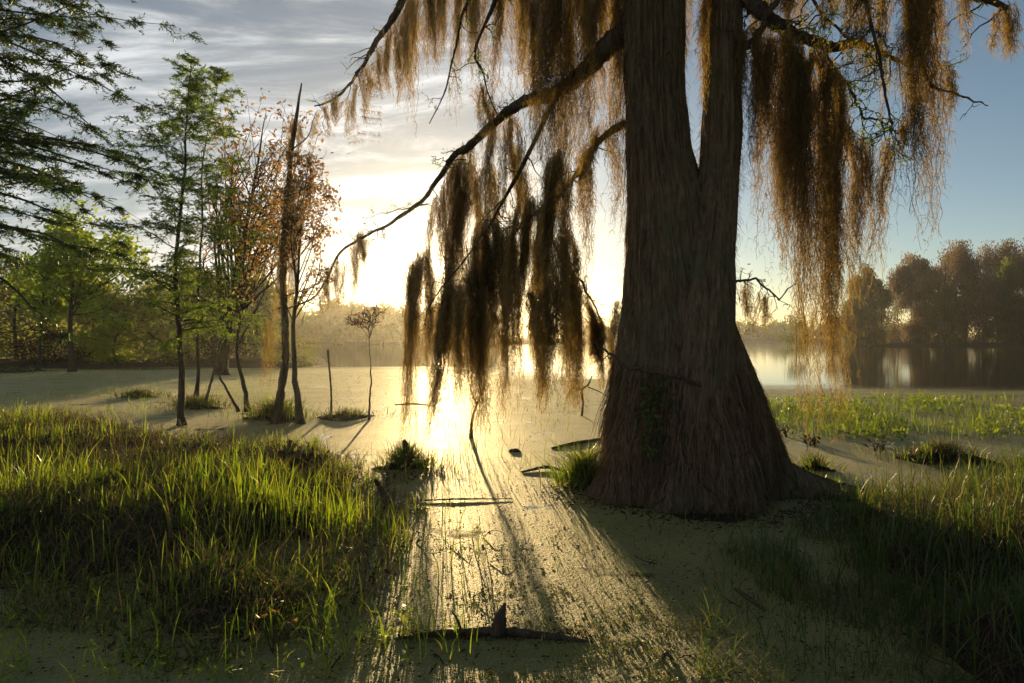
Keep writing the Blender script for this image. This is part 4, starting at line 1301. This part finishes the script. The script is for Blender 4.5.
Yl = CH * F / (637 - HY)
stick('fallen_log', 'half sunken log in the foreground with a pointed upright stub', 'log',
      [gz(395, 640, .0), gz(440, 637, .012), gz(500, 636, .018), gz(550, 640, .014), gz(588, 643, .004)], [.008, .018, .024, .019, .006],
      parts=[('branch_stub', [gz(497, 637, 0), W(500, 620, Yl), W(505, 604, Yl)], [.042, .032, .006]),
             ('branch_stub', [gz(462, 637, 0), W(458, 622, Yl), W(452, 612, Yl)], [.008, .006, .003])])
stick('dead_stick', 'stick standing in bright water at the head of a long shadow', 'stick', [G(471, 438) + [0, 0, -.02], W(472, 420, 10.1), W(477, 404, 10.1), W(486, 380, 10.1)], [.035, .018, .016, .008],
      parts=[('twig', [W(477, 404, 10.1), W(473, 396, 10.1), W(470, 388, 10.1)], [.012, .008, .004])])
stick('dead_stick', 'straight thin stick standing upright left of the lone sapling', 'stick', [G(331, 415), W(331, 390, 12.9), W(329, 365, 12.9), W(328, 350, 12.9)], [.022, .018, .016, .02])
stick('dead_stick', 'spidery dead branch poking out of the water left of the trunk', 'stick', [G(582, 416), W(583, 402, 12.9), W(582, 390, 12.9), W(588, 385, 12.9), W(592, 376, 12.9)], [.02, .02, .022, .016, .008],
      parts=[('twig', [W(582, 390, 12.9), W(572, 389, 12.9), W(566, 398, 12.8)], [.016, .012, .006]),
             ('twig', [W(588, 387, 12.9), W(600, 392, 12.9), W(609, 398, 12.9)], [.012, .008, .005])])
stick('dead_stump', 'slanting broken stump sticking out of the bright grass', 'stump', [gz(312, 480, .02), gz(306, 478, .12), W(297, 458, 7.4), W(289, 441, 7.4)], [.05, .045, .04, .028])
stick('dead_stump', 'thin grey stump leaning at the edge of the sunny channel', 'stump', [gz(388, 505, 0), W(382, 492, 6.3), W(375, 480, 6.3)], [.035, .03, .018])
stick('dead_stump', 'small knobby stump under the lone moss tail', 'stump', [gz(408, 470, 0), W(408, 455, 7.9), W(404, 440, 7.9)], [.08, .06, .02])
stick('floating_stick', 'stick floating across the golden channel', 'stick', [gz(420, 502, .01), gz(455, 501, .015), gz(512, 500, .01)], [.004, .009, .003])
stick('floating_stick', 'crooked stick floating left of the yellow green clump', 'stick', [gz(522, 473, .01), gz(548, 470, .03), gz(572, 476, .01)], [.01, .02, .012])
stick('floating_stick', 'pale log floating between dead branch and trunk foot', 'stick', [gz(552, 449, .01), gz(575, 445, .02), gz(600, 440, .01)], [.012, .03, .02])
stick('floating_stick', 'short black stick lying in the shaded duckweed', 'stick', [gz(735, 590, .005), gz(748, 600, .012), gz(765, 612, .005)], [.008, .014, .008])
stick('floating_stick', 'long thin stick at the lakeside end of the near shore weeds', 'stick', [gz(395, 405, .01), gz(415, 404, .01), gz(432, 406, .01)], [.008, .012, .006])
stick('floating_stick', 'dark stick lying among the twigs below the upright stick', 'stick', [gz(320, 420, .02), gz(345, 423, .05), gz(372, 417, .02)], [.015, .025, .012])
for px, py, lab in ((668, 660, 'dark floating bark chip at the bottom of the golden shadows'), (592, 470, 'small dark bark chip near the trunk foot'), (515, 452, 'small dark chip in the bright water near the stick')):
    b_ = thing('bark_chip', lab, 'bark', 'bark chips on the duckweed')
    c = G(px, py)
    mb = MB()
    s_ = 6 / F * c[1]
    tube(mb, spline([c + [-s_, 0, .0], c + [-.3 * s_, .01, .02], c + [.4 * s_, -.01, .015], c + [s_, 0, 0]], 10), np.array([.3, .8, 1, .9, 1, .8, .9, .6, .5, .2]) * s_ * .35, 7, rough=.15)
    mb.build('bark', M['dead'], b_)
for px, py, lab in ((785, 437, 'dead curled leaf plant left of the other two, by the golden moss thread'), (812, 445, 'dead curled leaf plant in the middle between trunk and hummock'), (878, 452, 'single dead curled leaf plant left of the brown hummock')):
    pl = thing('withered_plant', lab, 'plant', 'withered plants right of the trunk')
    c = G(px, py)
    mb = MB()
    blades(mb, np.tile(c, (7, 1)) + rng.normal(size=(7, 3)) * [.04, .04, 0], rng.uniform(.1, .25, 7), .02, rng.uniform(.4, 1.2, 7))
    leaves(mb, np.tile(c, (14, 1)) + rng.normal(size=(14, 3)) * [.09, .05, .01] + [0, 0, .1], rng.normal(size=(14, 3)) + [0, 0, -.5], rng.uniform(.08, .16, 14), .05)
    mb.build('foliage', M['litter'], pl)
sd = thing('seedling', 'reddish young seedling with whorled leaves at the lower left bank edge', 'plant')
c = G(272, 655)
mb = MB()
for a_, hh in ((-.06, .17), (.02, .2), (.09, .15)):
    tube(mb, spline([c, c + [a_ * .6, 0, hh * .6], c + [a_, 0, hh]], 8), np.linspace(.004, .002, 8), 5)
mb.build('stem', M['dead'], sd, smooth=True)
mb = MB()
for a_, hh in ((-.06, .17), (.02, .2), (.09, .15)):
    d = hdir(9) + [0, 0, .35]
    leaves(mb, np.tile(c + [a_, 0, hh], (9, 1)), d, rng.uniform(.025, .045, 9), .012)
mb.build('foliage', M['maple'], sd)

# ------------------------------------------------------------------ haze
HZ = True
if HZ:
    m, nt, N, L = mat('haze')
    pv = node(nt, 'ShaderNodeVolumePrincipled')
    pv.inputs['Color'].default_value = (0.95, 0.95, 0.95, 1)
    pv.inputs['Density'].default_value = 0.0005
    pv.inputs['Anisotropy'].default_value = 0.78
    o = node(nt, 'ShaderNodeOutputMaterial')
    L.new(pv.outputs[0], o.inputs['Volume'])
    b = MB()
    x0, x1, y0, y1, z0, z1 = -660, 660, -600, 720, -1.5, 24
    v = [(x, y, z) for z in (z0, z1) for y in (y0, y1) for x in (x0, x1)]
    b.add(v, [(0, 2, 3, 1), (4, 5, 7, 6), (0, 1, 5, 4), (2, 6, 7, 3), (0, 4, 6, 2), (1, 3, 7, 5)])
    hz = b.build('haze', m)
    tag(hz, 'thin warm morning haze filling the air over the lake', 'haze', kind='stuff')

# ------------------------------------------------------------------ sky, sun, camera
world = bpy.data.worlds.new('World')
scene.world = world
world.use_nodes = True
nt = world.node_tree
nt.nodes.clear()
L = nt.links
sky = node(nt, 'ShaderNodeTexSky', sky_type='NISHITA', sun_disc=False, sun_elevation=SUN_EL, sun_rotation=SUN_AZ, altitude=0.0, air_density=0.8, dust_density=0.15, ozone_density=1.2)
tc = node(nt, 'ShaderNodeTexCoord')
D = tc.outputs['Generated']
sep = node(nt, 'ShaderNodeSeparateXYZ')
L.new(D, sep.inputs[0])


def wm(op, a, b=None):
    n = node(nt, 'ShaderNodeMath', operation=op)
    for i, x in enumerate((a, b)):
        if x is None:
            continue
        if isinstance(x, (int, float)):
            n.inputs[i].default_value = x
        else:
            L.new(x, n.inputs[i])
    return n.outputs[0]


zz = wm('ADD', wm('MAXIMUM', sep.outputs[2], 0.0), 0.12)
cx_, cy_ = wm('DIVIDE', sep.outputs[0], zz), wm('DIVIDE', sep.outputs[1], zz)
cmb = node(nt, 'ShaderNodeCombineXYZ')
L.new(cx_, cmb.inputs[0])
L.new(cy_, cmb.inputs[1])
mp = node(nt, 'ShaderNodeMapping')
mp.inputs['Rotation'].default_value = (0, 0, math.radians(35))
mp.inputs['Scale'].default_value = (0.55, 1.5, 1)
L.new(cmb.outputs[0], mp.inputs[0])
n1 = node(nt, 'ShaderNodeTexNoise', inp={'Scale': 1.9, 'Detail': 10, 'Roughness': 0.62, 'Distortion': 0.7})
L.new(mp.outputs[0], n1.inputs['Vector'])
cl = node(nt, 'ShaderNodeMapRange', clamp=True, interpolation_type='SMOOTHSTEP', inp={1: 0.36, 2: 0.64, 3: 0.0, 4: 1.0})
L.new(n1.outputs[0], cl.inputs[0])
# brightness of the cloud follows the sun, see below; the cloud bank lies to the left of the view and ends over the lake
bank = node(nt, 'ShaderNodeMapRange', clamp=True, interpolation_type='SMOOTHSTEP', inp={1: 0.22, 2: -0.18, 3: 0.0, 4: 1.0})
L.new(sep.outputs[0], bank.inputs[0])
cfac = wm('MULTIPLY', wm('ADD', wm('MULTIPLY', cl.outputs[0], 0.60), 0.36), bank.outputs[0])
# aureole of the sun in the moist air
vd = node(nt, 'ShaderNodeVectorMath', operation='DOT_PRODUCT')
L.new(D, vd.inputs[0])
vd.inputs[1].default_value = tuple(SUN)
cosang = wm('MAXIMUM', vd.outputs['Value'], 0.0)
g1 = wm('POWER', cosang, 10.0)
g2 = wm('POWER', cosang, 220.0)
g3 = wm('POWER', cosang, 9000.0)
glow = wm('MULTIPLY', g1, 0.05)
glow2 = wm('ADD', wm('MULTIPLY', g2, 0.3), wm('MULTIPLY', g3, 6.0))
bg1 = node(nt, 'ShaderNodeBackground', inp={'Strength': 0.09})
L.new(sky.outputs[0], bg1.inputs[0])
bg2 = node(nt, 'ShaderNodeBackground', inp={'Color': (0.52, 0.545, 0.57, 1), 'Strength': 0.8})
bri = wm('MULTIPLY', wm('ADD', 0.42, wm('MULTIPLY', cl.outputs[0], 1.15)), wm('ADD', 0.68, wm('MULTIPLY', g1, 0.22)))
L.new(bri, bg2.inputs['Strength'])
mixs = node(nt, 'ShaderNodeMixShader')
L.new(cfac, mixs.inputs[0])
L.new(bg1.outputs[0], mixs.inputs[1])
L.new(bg2.outputs[0], mixs.inputs[2])
bg3 = node(nt, 'ShaderNodeBackground', inp={'Color': (1.0, 0.90, 0.72, 1)})
L.new(glow, bg3.inputs['Strength'])
bg4 = node(nt, 'ShaderNodeBackground', inp={'Color': (1.0, 0.82, 0.50, 1)})
L.new(glow2, bg4.inputs['Strength'])
add0 = node(nt, 'ShaderNodeAddShader')
L.new(bg3.outputs[0], add0.inputs[0])
L.new(bg4.outputs[0], add0.inputs[1])
add = node(nt, 'ShaderNodeAddShader')
L.new(mixs.outputs[0], add.inputs[0])
L.new(add0.outputs[0], add.inputs[1])
wo = node(nt, 'ShaderNodeOutputWorld')
L.new(add.outputs[0], wo.inputs[0])

sl = bpy.data.lights.new('sun', 'SUN')
sl.energy = 5.0
sl.angle = math.radians(0.5)
sl.color = (1.0, 0.70, 0.30)
so = bpy.data.objects.new('sun', sl)
COL.objects.link(so)
from mathutils import Vector
so.rotation_euler = Vector(SUN).to_track_quat('Z', 'Y').to_euler()
so.location = tuple(SUN * 40)

cd = bpy.data.cameras.new('camera')
cd.sensor_width = 36
cd.lens = 36 * F / 1024
cd.clip_end = 3000
cd.clip_start = 0.05
co = bpy.data.objects.new('camera', cd)
COL.objects.link(co)
co.location = (0, 0, CH)
co.rotation_euler = (PI / 2 - math.atan((341.5 - HY) / F), 0, 0)
scene.camera = co

scene.view_settings.view_transform = 'Standard'
scene.view_settings.look = 'None'
scene.view_settings.gamma = 1
scene.view_settings.exposure = 0.42
scene.view_settings.use_curve_mapping = False
scene.render.engine = 'CYCLES'
c = scene.cycles
c.use_denoising = True
c.denoiser = 'OPENIMAGEDENOISE'
c.max_bounces = 7
c.diffuse_bounces = 3
c.glossy_bounces = 3
c.transmission_bounces = 4
c.volume_bounces = 0
c.sample_clamp_indirect = 6.0
c.use_adaptive_sampling = True
c.adaptive_threshold = 0.02
